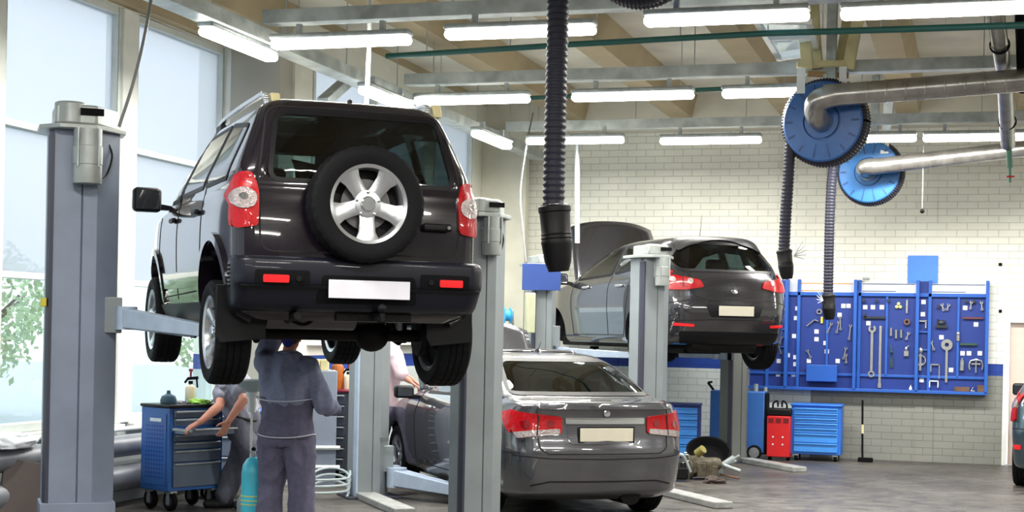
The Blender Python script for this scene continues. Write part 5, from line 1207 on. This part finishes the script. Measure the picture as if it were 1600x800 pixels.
def cloth(name, label, p, s, m, cat='cloth', flat=.3):
    bm = bmesh.new(); bmesh.ops.create_icosphere(bm, subdivisions=4, radius=1)
    for v in bm.verts:
        q = v.co.copy(); k = 1+.45*noise.noise(q*1.8+Vector(p))+.2*noise.noise(q*5); v.co = Vector((q.x*s*k, q.y*s*.8*k, max(0, q.z*s*flat*k+s*flat*.4)))
    me = bpy.data.meshes.new(name); bm.to_mesh(me); bm.free(); o = link(name, me, m, smooth=60); o.location = p; tag(o, label, cat); return o
cloth('green_rag', 'crumpled light green rag on the first trolley', ontop(T1, .10, -.10, .951), .10, mat('rag_green', (150, 200, 90), .9))
cloth('grey_rag', 'grey rag beside the green rag on the first trolley', ontop(T1, -.02, .0, .951), .06, mat('rag_grey', (140, 140, 150), .9))
o = MB().tube((-.10, 0, .012), (.10, .02, .012), .012).box((.12, .02, .014), (.05, .03, .028)).build('ratchet', M_TOOL, bevel=.002); o.location = ontop(T1, .22, -.02, .951); o.rotation_euler = (0, 0, TR_RZ); tag(o, 'steel ratchet lying at the right end of the first trolley', 'tool')
# cyan gas cylinder
t = thing('gas_cylinder', 'cyan gas cylinder with yellow stripes standing beside the standing mechanic', 'gas cylinder', C((400-800)/F*12.0, 12.0))
MB().lathe([(0, 0), (.085, 0), (.09, .01), (.09, .52), (.08, .58), (.05, .625), (.025, .64), (0, .64)], n=32).build('tank', mat('cylinder_cyan', (80, 205, 232), .35), t)
for z in (.27, .30, .335): MB().lathe([(.0905, z), (.0925, z), (.0925, z+.008), (.0905, z+.008)], n=32, closed=True).build('stripe', mat('stripe_yellow', (225, 220, 110), .5), t)
v_ = MB().tube((0, 0, .63), (0, 0, .69), .014).tube((-.03, 0, .675), (.035, 0, .675), .010).build('valve', M_CHROME, t); MB().ball((0, 0, .70), .018, 12, 8).build('valve_knob', M_MATTE, v_)
MB().sweep(smoothpath([(.03, 0, .675), (.09, -.02, .66), (.115, -.03, .5), (.11, -.02, .3), (.12, 0, .1)], 6), .011, 8).build('gas_hose', mat('hose_brown', (84, 64, 56), .6), t)
# oil drain stand
t = thing('oil_drain_stand', 'pale oil drain bowl on a white upright tube under the dark off-roader', 'oil drainer', C((396-800)/F*12.9, 12.9))
zt_ = 1.20
MB().lathe([(.0, zt_-.09), (.05, zt_-.09), (.17, zt_), (.18, zt_), (.18, zt_+.012), (.165, zt_+.012), (.045, zt_-.075), (0, zt_-.075)], n=32).build('bowl', mat('bowl_grey_blue', (178, 190, 196), .35), t)
MB().lathe([(0, .25), (.010, .25), (.010, zt_-.26), (.035, zt_-.26), (.035, zt_-.13), (.055, zt_-.13), (.055, zt_-.09), (0, zt_-.09)], n=24).build('riser_tube', M_WHITE, t)
MB().lathe([(0, .04), (.10, .04), (.11, .07), (.11, .20), (.08, .25), (0, .25)], n=32).build('tank', M_LIFTG, t)
for a in (0, 120, 240): MB().ball((.08*cos(R(a)), .08*sin(R(a)), .022), .022, 12, 8).build('castor', M_RUB, t)
# grey cabinet and red trolley behind
o = thing('grey_cabinet', 'tall plain grey cabinet behind the standing mechanic', 'cabinet', C((503-800)/F*16.3, 16.4), YAW+R(10))
MB().box2((-.15, -.2, 0), (.15, .2, 1.21)).build('body', mat('cabinet_grey', (132, 142, 158), .5), o, bevel=.006)
for z in (.40, .195): MB().tube((-.15, -.23, z), (.19, -.23, z), .022).build('white_rail', M_WHITE, o)
for dx_ in (-.09, .0): 
    b = MB().box((0, 0, .06), (.085, .08, .12)).build('junction_box', M_BEIGE, bevel=.008); b.location = ontop(o, dx_+.02, -.1, 1.21); b.rotation_euler = (0, 0, YAW); tag(b, ('left' if dx_ < -.05 else 'right')+' one of two small beige connector boxes on the grey cabinet', 'box')
T3 = trolley('tool_trolley', 'dark red tool trolley with black drawers beyond the standing mechanic', C((534-800)/F*16.6, 16.75), YAW-R(12), .28, .36, 1.0, mat('body_charcoal', (58, 60, 70), .5), mat('drawer_dark', (62, 68, 82), .4), [1]*7, perf=False, wheels=.06, top=M_REDD)
MB().box2((-.155, -.20, .12), (-.115, -.16, .97)).build('corner_post', M_REDD, T3, bevel=.004)
bottle('oil_bottle', 'tall orange-brown bottle on the dark red trolley', ontop(T3, -.05, -.02, 1.001), .075, .34, mat('oil_amber', (178, 100, 40), .3, noise_amt=.5, noise_scale=5), mat('cap_yellow', (230, 190, 90), .4))
bottle('spray_bottle', 'beige sprayer bottle right of the orange-brown bottle', ontop(T3, .08, -.04, 1.001), .045, .19, M_PALE, M_MATTE, True)
# coil of pale hose on the floor
pts = []
for k in range(70): a = k*.28; pts.append((.22*cos(a)*(1+.1*sin(k*.3)), .20*sin(a), .02+.0028*k+.13*max(0, sin(a))*.9))
o = MB().sweep(pts, .012, 8).build('air_hose', mat('hose_pale', (178, 192, 196), .5)); o.location = C((514-800)/F*15.0, 15.0); tag(o, 'loose coil of pale hose on the floor behind the standing mechanic', 'hose')
# hose reel on the far wall pillar (cyan)
t = thing('hose_drum', 'small cyan hose drum on the wall left of the beige control box', 'hose drum', W(792, 493, 19.5), YAW+R(15))
MB().lathe([(0, -.05), (.10, -.05), (.11, -.04), (.07, -.03), (.07, .03), (.10, .04), (.10, .05), (0, .05)], (0, 0, 0), (1, 0, 0), 32).build('drum', mat('drum_cyan', (60, 165, 220), .4), t)
MB().bar((.07, 0, .06), (.09, 0, -.28), .03, .02).build('bracket', M_STEEL, t)
# ------------------------------------------------------------------ along the back wall
def at_wall(px, D): return C((px-800)/F*D, D)
RZB = 0.
T4 = trolley('tool_trolley', 'wide light blue tool trolley with seven drawers below the tool board', at_wall(1280, 20.9)+Vector((0, 0, 0)), RZB, .66, .45, .77, M_BLUE, mat('drawer_light_blue', (62, 142, 228), .4), [1, 1, 1, 1, 1.1, 1.9, 1.9], perf=False, wheels=.045, handle='own')
T5 = trolley('tool_trolley', 'light blue drawer cabinet partly behind the grey saloon tail lamp', at_wall(1066, 19.8), RZB+R(8), .52, .42, .79, mat('cabinet_blue_dark', (24, 44, 110), .45), mat('drawer_light_blue', (62, 142, 228), .4), [1, 1, 1, 1.4, 1.4, 1.8], perf=False, wheels=.045, handle='own')
t = thing('battery_charger', 'red wheeled workshop charger with black top handle beside the wide blue trolley', 'charger', at_wall(1221, 20.8), 0)
MB().box2((-.155, -.14, .05), (.155, .14, .60)).build('housing', M_REDC, t, bevel=.01)
MB().box2((-.165, -.12, .60), (.165, .12, .70)).build('top_cover', M_BLACK, t, bevel=.02)
for x in (-.09, .09): MB().sweep(smoothpath([(x, 0, .68), (x, -.02, .76), (x*.4, -.02, .80), (x*.3, 0, .72)], 5), .012, 8).build('handle', M_MATTE, t)
for z in (.22, .32):
    for x in (-.07, .06): MB().tube((x, -.141, z), (x, -.149, z), .012).build('button', M_CARD, t)
for x in (-.10, 0, .10): MB().box((x, -.142, .54), (.07, .006, .06)).build('socket_panel', mat('dark_red_panel', (110, 14, 20), .4), t)
for sx in (-1, 1): MB().tube((sx*.10, 0, .03), (sx*.145, 0, .03), .03).build('castor', M_RUB, t)
t = thing('service_unit', 'tall blue wheeled service unit behind the far lift column', 'workshop machine', at_wall(1160, 21.0), 0)
MB().box2((-.40, -.16, .09), (.34, .16, .92)).build('housing', mat('unit_blue', (46, 100, 176), .45), t, bevel=.015)
MB().box2((.30, -.15, .07), (.37, .14, .90)).build('rear_case', M_MATTE, t, bevel=.01)
for x in (-.30, .22):
    o = MB().lathe([(.03, -.03), (.09, -.03), (.10, -.015), (.10, .015), (.09, .03), (.03, .03)], (x, -.20, .10), (0, 1, 0), 32, closed=True).build('road_wheel', M_RUB, t); MB().lathe([(0, -.034), (.07, -.034), (.07, .0), (0, 0)], (x, -.20, .10), (0, 1, 0), 24).build('wheel_disc', M_ALLOY, o)
MB().bar((-.38, 0, .92), (-.46, 0, 1.02), .03, .03).bar((-.46, 0, 1.02), (-.40, 0, 1.03), .03, .03).build('push_handle', M_MATTE, t)
MB().tube((.20, 0, .92), (.20, 0, 1.02), .03).tube((.33, 0, .92), (.33, 0, .98), .025).build('filler_caps', M_STEEL, t)
t = thing('floor_squeegee', 'black floor squeegee leaning upright against the brick wall', 'squeegee', at_wall(1356, 20.75), 0)
MB().tube((-.04, .0, .05), (-.06, .10, .83), .014, n=10).build('pole', M_MATTE, t); MB().tube((-.046, .035, .38), (-.05, .055, .50), .017, n=10).build('grip_sleeve', M_BEIGE, t)
MB().box((0, 0, .03), (.20, .06, .06)).build('head', M_MATTE, t, bevel=.01)
# removed engine parts on the floor between the saloon and the far column
def parts_spot(px, D): return C((px-800)/F*D, D)
t = thing('gearbox_unit', 'dirty removed gearbox unit lying on the floor right of the saloon', 'gearbox', parts_spot(1104, 17.8), R(20))
MB().lathe([(0, -.20), (.15, -.20), (.15, -.17), (.13, -.16), (.12, -.02), (.09, .02), (.08, .15), (.06, .20), (0, .20)], (0, 0, .16), (1, .1, .1), 12, {3: .02, 4: .02}, 2).box((.02, .02, .10), (.26, .20, .12)).box((-.05, -.08, .12), (.10, .10, .16)).build('casing', mat('casting_dirty', (92, 86, 72), .6, .4, noise_amt=.5, noise_scale=18), t, bevel=.008)
m_ = MB()
for k in range(9): m_.lathe([(0, 0), (.012, 0), (.012, .03), (0, .03)], (-.20, .13*cos(k*.7), .17+.13*sin(k*.7)), (-1, 0, 0), 6)
for k in range(9):
    MB().lathe([(0, 0), (.012, 0), (.012, .03), (0, .03)], (-.20, .13*cos(k*.7), .17+.13*sin(k*.7)), (-1, 0, 0), 6).build('flange_bolt', M_STEEL, t)
MB().tube((-.10, -.10, .30), (-.04, -.16, .36), .05, n=20).build('brass_cover', mat('brass_green', (140, 130, 70), .4, .4), t)
MB().tube((.22, 0, .17), (.42, -.02, .10), .022).build('output_shaft', M_STEEL, t)
t = thing('drain_tray', 'black round drain tray propped behind the removed gearbox', 'tray', parts_spot(1110, 18.4), 0)
MB().lathe([(0, 0), (.22, 0), (.26, .10), (.27, .10), (.27, .115), (.245, .115), (.21, .02), (0, .02)], (0, 0, .20), (.15, -.55, .8), 40).build('tray_body', M_MATTE, t)
MB().box((0, .05, .08), (.3, .2, .16)).build('tray_stand', M_MATTE, t, bevel=.02)
t = thing('suspension_strut', 'pale metal suspension strut lying beside the foot of the far column', 'car part', parts_spot(1134, 17.9), R(-30))
MB().tube((-.05, 0, .12), (.12, .05, .24), .045).tube((.12, .05, .24), (.18, .07, .28), .015).build('strut_tube', M_STEEL, t)
MB().ball((-.08, -.02, .10), (.09, .07, .10)).build('knuckle', M_STEEL, t)
MB().tube((.0, -.04, .05), (.30, -.08, .03), .012).build('track_rod', M_RUST, t)
t = thing('engine_block_part', 'dark lumpy engine part on the floor nearest the saloon bumper', 'car part', parts_spot(1066, 17.5), R(10))
MB().box((0, 0, .09), (.20, .16, .14)).build('casting', M_UNDER, t, bevel=.02)
for k in range(4): MB().tube((-.06+.04*k, -.02, .16), (-.06+.04*k, -.02, .21), .015).build('port', M_UNDER, t)
MB().sweep(smoothpath([(-.1, .02, .14), (-.08, -.03, .26), (.02, -.02, .30), (.08, .02, .20), (.12, .03, .10)], 6), .022, 10).build('manifold_pipe', M_STEEL, t)
cloth('oily_rag', 'dark oily rag between the removed parts on the floor', parts_spot(1120, 17.3), .11, mat('rag_dark', (70, 60, 56), .9), flat=.5)
# ------------------------------------------------------------------ people
def capsule(mb, p, q, r1, r2, n=16, flat=None):
    p, q = Vector(p), Vector(q); d = q-p; L = d.length
    if L < 1e-5: return mb.ball(p, r1)
    prof = [(0, -r1)]+[(r1*sin(a), -r1*cos(a)) for a in [pi/2*k/5 for k in range(1, 6)]]
    prof += [(r2*cos(a), L+r2*sin(a)) for a in [pi/2*k/5 for k in range(0, 5)]]+[(0, L+r2)]
    return mb.lathe(prof, p, d, n)
def blob(name, mb, m, parent, voxel=.012, smooth_it=6, fold=0., fscale=.12, seed=0, stretch=(1, 1, 1)):
    o = mb.build(name, m, parent, smooth=0)
    r = o.modifiers.new('r', 'REMESH'); r.mode = 'VOXEL'; r.voxel_size = voxel
    s = o.modifiers.new('s', 'SMOOTH'); s.factor = .6; s.iterations = smooth_it
    me = evaluated(o); old = o.data; o.modifiers.clear(); o.data = me; bpy.data.meshes.remove(old)
    me.materials.clear()
    for q in (m if isinstance(m, (list, tuple)) else [m]): me.materials.append(q)
    if fold:
        ns = [v.normal.copy() for v in me.vertices]
        for v, nn in zip(me.vertices, ns):
            c = v.co; q = Vector((c.x*stretch[0], c.y*stretch[1], c.z*stretch[2]))/fscale+Vector((seed, 0, 0))
            k = 1-abs(noise.noise(q))*2.2; k2 = 1-abs(noise.noise(q*2.1+Vector((5, 5, 5))))*2.
            v.co = c+nn*fold*(k*.8+k2*.35)
    me.polygons.foreach_set('use_smooth', [True]*len(me.polygons))
    return o
def ellip(mb, c, r, rot=None):
    k = len(mb.v); mb.ball((0, 0, 0), r, 20, 14); 
    for i in range(k, len(mb.v)):
        v = mb.v[i]; v = rot @ v if rot is not None else v; mb.v[i] = v+Vector(c)
    return mb
def loft(mb, secs, n=24, power=2.4):
    """secs: (centre, rx, ry) stacked bottom to top"""
    P = []
    for c, rx, ry in secs:
        for i in range(n):
            a = 2*pi*i/n; x, y = cos(a), sin(a); P.append(Vector(c)+Vector((rx*math.copysign(abs(x)**(2/power), x), ry*math.copysign(abs(y)**(2/power), y), 0)))
    m = len(secs); fs = [(k*n+i, k*n+(i+1) % n, (k+1)*n+(i+1) % n, (k+1)*n+i) for k in range(m-1) for i in range(n)]+[tuple(range(n))[::-1], tuple(range((m-1)*n, m*n))]
    return mb.add(P, fs)
def hand(mb, wrist, d, palm_n, side, curl=.5, s=1.):
    """d: towards the fingers, palm_n: out of the palm, side: +1 thumb on d x palm_n side"""
    w = Vector(wrist); d = Vector(d).normalized(); pn = Vector(palm_n); pn = (pn-d*pn.dot(d)).normalized(); sd = d.cross(pn)*side
    c = w+d*.045*s
    for o_ in (-.026, -.009, .009, .026): capsule(mb, w+d*.012*s+sd*o_*.7*s, w+d*.085*s+sd*o_*s, .0145*s, .012*s, 10)
    for o_, L, cu in ((.030, .072, .9), (.010, .082, 1), (-.010, .076, 1.05), (-.029, .060, 1.15)):
        b = w+d*.088*s+sd*o_*s; ang = curl*cu; dd = d
        for seg, (ll, r1, r2) in enumerate(((.42, .0098, .0092), (.32, .0092, .0085), (.26, .0085, .0072))):
            ang_ = ang*(seg+.55); dd = (d*cos(ang_)+pn*sin(ang_)); e = b+dd*L*ll*s; capsule(mb, b, e, r1*s, r2*s, 10); b = e
    b = w+d*.025*s+sd*.028*s; dd = (d*.62+sd*.65+pn*.35).normalized(); e = b+dd*.042*s; capsule(mb, b, e, .0135*s, .0112*s, 10)
    dd = (d*.85+sd*.30+pn*.45).normalized(); f = e+dd*.032*s; capsule(mb, e, f, .0108*s, .0085*s, 10)
def head(mb, c, fwd, up, s=1.):
    """head centre; returns frame"""
    f = Vector(fwd).normalized(); u = Vector(up); u = (u-f*u.dot(f)).normalized(); r = f.cross(u)
    M = Matrix((r, f, u)).transposed()
    P = lambda x, y, z: Vector(c)+r*x*s+f*y*s+u*z*s
    ellip(mb, P(0, -.012, .035), (.076*s, .094*s, .088*s), M); ellip(mb, P(0, .018, -.035), (.060*s, .072*s, .078*s), M); ellip(mb, P(0, .045, -.082), (.034*s, .035*s, .030*s), M)
    capsule(mb, P(0, .086, .012), P(0, .104, -.026), .009*s, .014*s, 10)       # nose
    for sx in (-1, 1):
        ellip(mb, P(sx*.078, -.008, -.012), (.010*s, .020*s, .033*s), M)       # ears
        ellip(mb, P(sx*.030, .078, .028), (.024*s, .014*s, .009*s), M)        # brows
        ellip(mb, P(sx*.038, .062, -.022), (.022*s, .022*s, .018*s), M)       # cheeks
    ellip(mb, P(0, .086, -.056), (.024*s, .012*s, .0065*s), M); ellip(mb, P(0, .083, -.068), (.020*s, .012*s, .0065*s), M)
    return P, M
def eyes(P, M, parent, s=1.):
    for sx in (-1, 1):
        m_ = MB(); ellip(m_, P(sx*.031, .080, .008), (.012, .010, .009), M); e = m_.build('eye', mat('eye_white', (232, 228, 222), .3), parent)
        m_ = MB(); ellip(m_, P(sx*.031, .0885, .008), (.0055, .003, .0055), M); m_.build('iris', mat('iris_brown', (60, 40, 30), .3), e)
def boot(mb, p, fwd, s=1.):
    f = Vector(fwd).normalized(); r = Vector((f.y, -f.x, 0)); p = Vector(p)
    capsule(mb, p+f*-.06+Vector((0, 0, .045)), p+f*.15+Vector((0, 0, .04)), .045*s, .04*s); capsule(mb, p+f*.08+Vector((0, 0, .042)), p+f*.16+r*.0+Vector((0, 0, .038)), .05*s, .042*s)
    capsule(mb, p+Vector((0, 0, .07)), p+Vector((0, 0, .19)), .052*s, .056*s)
M_DRK = mat('workwear_grey_purple', (100, 97, 122), .85, noise_amt=.15, noise_scale=30)
M_MID = mat('workwear_blue_grey', (134, 140, 168), .85, noise_amt=.15, noise_scale=30)
M_LGT = mat('workshirt_light_grey', (150, 150, 166), .85, noise_amt=.12, noise_scale=30)
M_PIP = mat('white_piping', (205, 210, 222), .7)
M_BOOT = mat('boot_black', (24, 24, 28), .6)
M_CAP = mat('cap_royal_blue', (24, 34, 130), .8)
M_HAIR = mat('hair_dark', (48, 36, 30), .8)

def standing_mechanic():
    t = thing('person', 'standing person in grey-blue work jacket and blue cap, seen from behind under the off-roader', 'person', C((451-800)/F*11.8, 11.8), YAW-R(14))
    t.scale = (.97, .97, .95)
    hip = {-1: Vector((-.10, 0, .92)), 1: Vector((.10, 0, .92))}; knee = {-1: Vector((-.13, .03, .50)), 1: Vector((.13, .02, .50))}; ank = {-1: Vector((-.15, 0, .09)), 1: Vector((.15, -.02, .09))}
    sh = {-1: Vector((-.19, .0, 1.44)), 1: Vector((.19, -.01, 1.42))}
    el = {-1: Vector((-.26, .16, 1.52)), 1: Vector((.30, .02, 1.14))}
    wr = {-1: Vector((-.22, .26, 1.70)), 1: Vector((.34, .22, 1.07))}
    hc = Vector((0, .05, 1.665))
    b = MB()
    loft(b, [((0, 0, .86), .13, .09), ((0, 0, .95), .15, .10), ((0, .0, 1.10), .13, .09), ((0, 0, 1.28), .16, .10), ((0, 0, 1.40), .17, .09), ((0, .01, 1.47), .09, .06)])
    capsule(b, (0, .01, 1.46), (0, .03, 1.57), .058, .055)
    for s in (-1, 1):
        capsule(b, hip[s], knee[s], .08, .055); capsule(b, knee[s], ank[s], .052, .036); capsule(b, sh[s], el[s], .048, .040); capsule(b, el[s], wr[s], .038, .026)
        capsule(b, ank[s], ank[s]+Vector((0, .12, -.05)), .035, .03)
    hand(b, wr[-1], (.05, .35, .9), (0, 1, -.3), -1, .7); hand(b, wr[1], (-.3, 1, .05), (-.6, 0, -.2), 1, .8)
    P, M = head(b, hc, (-.1, 1, .12), (0, -.12, 1))
    body = blob('body', b, M_SKIN, t, .0075, 4)
    eyes(P, M, body)
    m_ = MB(); ellip(m_, P(0, -.02, .02), (.082, .098, .085), M); hair = m_.build('hair', M_HAIR, t)
    c = MB(); ellip(c, P(0, -.012, .055), (.088, .106, .085), M); capsule(c, P(0, -.085, -.0), P(0, -.085, -.03), .05, .045); loft(c, [((hc.x, hc.y+.12, hc.z+.06), .07, .06), ((hc.x, hc.y+.12, hc.z+.068), .07, .06)])
    blob('cap', c, M_CAP, t, .01, 4)
    # trousers
    tr = MB(); loft(tr, [((0, 0, .80), .17, .12), ((0, 0, .90), .19, .135), ((0, 0, 1.0), .18, .125), ((0, 0, 1.06), .17, .115)])
    for s in (-1, 1):
        capsule(tr, hip[s]+Vector((0, 0, -.03)), knee[s], .115, .092); capsule(tr, knee[s], ank[s]+Vector((0, 0, .02)), .086, .080)
    blob('trousers', tr, M_DRK, t, .010, 3, .030, .16, 3, (1, 1, .45))
    for s in (-1, 1):
        capsule(bm_ := MB(), knee[s]+Vector((s*.07, -.04, .09)), knee[s]+Vector((s*.02, -.085, .085)), .004, .004, 8); bm_.build('leg_piping', M_PIP, t)
    # jacket: lower (darker) and upper (lighter) part
    jl = MB(); loft(jl, [((0, 0, .865), .20, .145), ((0, 0, .93), .205, .15), ((0, 0, 1.0), .20, .145), ((0, 0, 1.10), .205, .145), ((0, 0, 1.175), .215, .145)])
    blob('jacket_lower', jl, M_DRK, t, .010, 3, .022, .13, 8, (1, 1, .5))
    ju = MB(); loft(ju, [((0, 0, 1.13), .212, .14), ((0, -.0, 1.20), .218, .148), ((0, -.01, 1.30), .225, .145), ((0, -.01, 1.39), .215, .125), ((0, 0, 1.45), .16, .10), ((0, .01, 1.50), .10, .082), ((0, .02, 1.525), .078, .075)])
    for s in (-1, 1):
        capsule(ju, sh[s]+Vector((-s*.03, 0, -.01)), el[s], .088, .070)
        capsule(ju, el[s], el[s].lerp(wr[s], .35 if s > 0 else .9), .070, .058)
    blob('jacket_upper', ju, M_MID, t, .010, 3, .030, .16, 12, (1, 1, .45))
    jc = MB(); capsule(jc, el[1].lerp(wr[1], .1), el[1].lerp(wr[1], .82), .071, .052); blob('jacket_sleeve_end', jc, M_DRK, t, .010, 5, .006, .08, 2)
    def band(z, rx, ry, r): return MB().sweep([(rx*math.copysign(abs(cos(a))**(2/2.4), cos(a)), ry*math.copysign(abs(sin(a))**(2/2.4), sin(a))-.002, z+.012*cos(a*2)) for a in [2*pi*k/60 for k in range(61)]], r, 6)
    band(1.165, .243, .172, .005).build('jacket_piping', M_PIP, t); band(.875, .228, .172, .005).build('hem_piping', M_PIP, t)
    cl = MB(); loft(cl, [((0, .015, 1.49), .083, .083), ((0, .02, 1.555), .073, .073)]); blob('collar', cl, M_MID, t, .008, 3, .003)
    bt = MB()
    for s in (-1, 1): boot(bt, ank[s]*1-Vector((0, 0, .09)), (s*.15, 1, 0), 1.05)
    for s in (-1, 1):
        q = MB(); boot(q, (ank[s].x, ank[s].y, 0), (s*.15, 1, 0), 1.05); blob('boot', q, M_BOOT, t, .010, 4)
    return t, wr
SM, wr_ = standing_mechanic()
Msm = Matrix.Translation(SM.location) @ Matrix.Rotation(SM.rotation_euler.z, 4, 'Z') @ Matrix.Diagonal((.97, .97, .95, 1))
o = MB().tube((0, 0, -.12), (0, 0, .04), .011).box((0, 0, .06), (.03, .02, .05)).build('ratchet', M_TOOL, bevel=.002); o.location = Msm @ Vector((-.205, .345, 1.77)); tag(o, 'steel ratchet held up to the axle by the standing person', 'tool')

def leaning_mechanic():
    # local frame: x right of the picture, y away
    t = thing('person', 'person in light grey shirt reaching into the open drawer of the blue trolley', 'person', C((380-800)/F*14.0, 14.0), YAW)
    def Lp(px, py, D): return (Matrix.Translation(t.location) @ Matrix.Rotation(YAW, 4, 'Z')).inverted() @ W(px, py, D)
    pel = Lp(380, 655, 14.0); ch = Lp(366, 606, 13.95); nk = Lp(352, 578, 13.9); hc = Lp(340, 556, 13.85)
    hipL, hipR = pel+Vector((-.03, -.09, -.05)), pel+Vector((.03, .09, -.05))
    kL, kR = Lp(392, 712, 13.9), Lp(372, 714, 14.1); aL, aR = Lp(399, 780, 13.95), Lp(352, 779, 14.0)
    aL.z = .10; aR.z = .10
    sL, sR = Lp(368, 594, 13.75), Lp(352, 596, 14.05)
    eL, eR = Lp(381, 624, 13.55), Lp(343, 634, 13.75)
    wL, wR = Lp(357, 658, 13.42), Lp(312, 660, 13.50)
    b = MB()
    capsule(b, pel, ch, .12, .13); capsule(b, ch, nk, .12, .08); capsule(b, nk, nk.lerp(hc, .6), .055, .052)
    for h_, k_, a_ in ((hipL, kL, aL), (hipR, kR, aR)): capsule(b, h_, k_, .08, .055); capsule(b, k_, a_, .05, .036); capsule(b, a_, a_+Vector((-.12, 0, -.05)), .035, .03)
    for s_, e_, w_ in ((sL, eL, wL), (sR, eR, wR)): capsule(b, s_, e_, .052, .042); capsule(b, e_, e_.lerp(w_, .35), .043, .043); capsule(b, e_.lerp(w_, .3), w_, .043, .027)
    hand(b, wL, (-.35, -.1, -.8), (-.5, .5, .1), -1, .4, 1.05); hand(b, wR, (-.8, -.15, -.45), (-.2, .3, -.9), -1, .45, 1.05)
    P, M = head(b, hc, (-.85, 0, -.5), (-.5, 0, .85))
    body = blob('body', b, M_SKIN, t, .0075, 4); eyes(P, M, body)
    m_ = MB(); ellip(m_, P(0, -.022, .03), (.082, .098, .086), M); m_.build('hair', M_HAIR, t)
    tr = MB(); capsule(tr, pel+Vector((-.01, 0, .02)), pel+Vector((.01, 0, -.08)), .155, .15)
    for h_, k_, a_ in ((hipL, kL, aL), (hipR, kR, aR)): capsule(tr, h_, k_, .112, .085); capsule(tr, k_, a_+Vector((0, 0, .02)), .085, .078)
    blob('trousers', tr, mat('trousers_grey', (88, 90, 104), .85, noise_amt=.15, noise_scale=30), t, .010, 3, .024, .15, 5, (1, 1, .45))
    sh = MB(); capsule(sh, pel+Vector((-.01, 0, .04)), ch, .150, .160); capsule(sh, ch, nk, .155, .09)
    for s_, e_ in ((sL, eL), (sR, eR)): capsule(sh, s_, s_.lerp(e_, .62), .085, .072)
    blob('shirt', sh, M_LGT, t, .010, 3, .018, .13, 9)
    bl = MB().sweep([(pel.x+.155*cos(a), pel.y+.155*sin(a), pel.z+.02-.03*cos(a)) for a in [2*pi*k/40 for k in range(41)]], .015, 8).build('belt', M_BOOT, t)
    for a_ in (aL, aR):
        q = MB(); boot(q, (a_.x, a_.y, 0), (-1, -.1, 0), 1.0); blob('boot', q, M_BOOT, t, .010, 4)
    return t
leaning_mechanic()
def third_person():
    t = thing('person', 'person in pale pink shirt bending over the engine bay beyond the grey lift column', 'person', C((600-800)/F*16.7, 16.7), YAW)
    def Lp(px, py, D): return (Matrix.Translation(t.location) @ Matrix.Rotation(YAW, 4, 'Z')).inverted() @ W(px, py, D)
    pel = Lp(598, 640, 16.7); ch = Lp(607, 575, 16.7); nk = Lp(612, 545, 16.7); hc = nk+Vector((.07, .02, .17))
    sL, sR = Lp(618, 556, 16.5), Lp(612, 556, 16.9); eL, eR = Lp(629, 588, 16.4), Lp(626, 584, 17.0); wL, wR = Lp(641, 596, 16.4), Lp(645, 594, 17.0)
    b = MB(); capsule(b, pel, ch, .12, .13); capsule(b, ch, nk, .12, .08); capsule(b, nk, nk.lerp(hc, .6), .055, .052); tr = MB(); capsule(tr, pel+Vector((0, 0, .04)), pel-Vector((0, 0, .06)), .15, .15)
    for sy in (-1, 1):
        h_ = pel+Vector((0, sy*.09, -.03)); k_ = Vector((h_.x-.02, h_.y, .48)); a_ = Vector((h_.x-.06, h_.y, .10)); capsule(b, h_, k_, .08, .055); capsule(b, k_, a_, .05, .036); capsule(b, a_, a_+Vector((.12, 0, -.05)), .035, .03)
        capsule(tr, h_, k_, .11, .085); capsule(tr, k_, a_+Vector((0, 0, .02)), .085, .075)
        q = MB(); boot(q, (a_.x, a_.y, 0), (1, 0, 0)); blob('boot', q, M_BOOT, t, .012, 4)
    for s_, e_, w_ in ((sL, eL, wL), (sR, eR, wR)): capsule(b, s_, e_, .05, .042); capsule(b, e_, w_, .042, .027); hand(b, w_, (.7, 0, -.5), (.1, 0, -1), 1, .5)
    P, M = head(b, hc, (.85, 0, -.4), (.4, 0, .85)); body = blob('body', b, M_SKIN, t, .009, 4); eyes(P, M, body)
    m_ = MB(); ellip(m_, P(0, -.022, .03), (.082, .098, .086), M); m_.build('hair', M_HAIR, t)
    blob('trousers', tr, M_DRK, t, .012, 5, .008)
    sh = MB(); capsule(sh, pel+Vector((0, 0, .05)), ch, .15, .155); capsule(sh, ch, nk, .15, .09)
    for s_, e_ in ((sL, eL), (sR, eR)): capsule(sh, s_, s_.lerp(e_, .9), .08, .07)
    blob('shirt', sh, mat('shirt_pale_pink', (214, 190, 200), .85), t, .012, 5, .008)
third_person()
# ------------------------------------------------------------------ camera and view
cd = bpy.data.cameras.new('camera'); co_ = bpy.data.objects.new('camera', cd); COL.objects.link(co_)
cd.sensor_width = 36; cd.lens = F/1600*36; cd.shift_y = 120/1600; cd.clip_end = 300
co_.matrix_world = Matrix.Translation(CAM) @ Matrix.Rotation(YAW, 4, 'Z') @ Matrix.Rotation(R(90), 4, 'X') @ Matrix.Rotation(ROLL, 4, 'Z')
SC.camera = co_
vs_ = SC.view_settings; vs_.view_transform = 'Standard'; vs_.look = 'None'; vs_.gamma = 1; vs_.use_curve_mapping = False; vs_.exposure = 0.
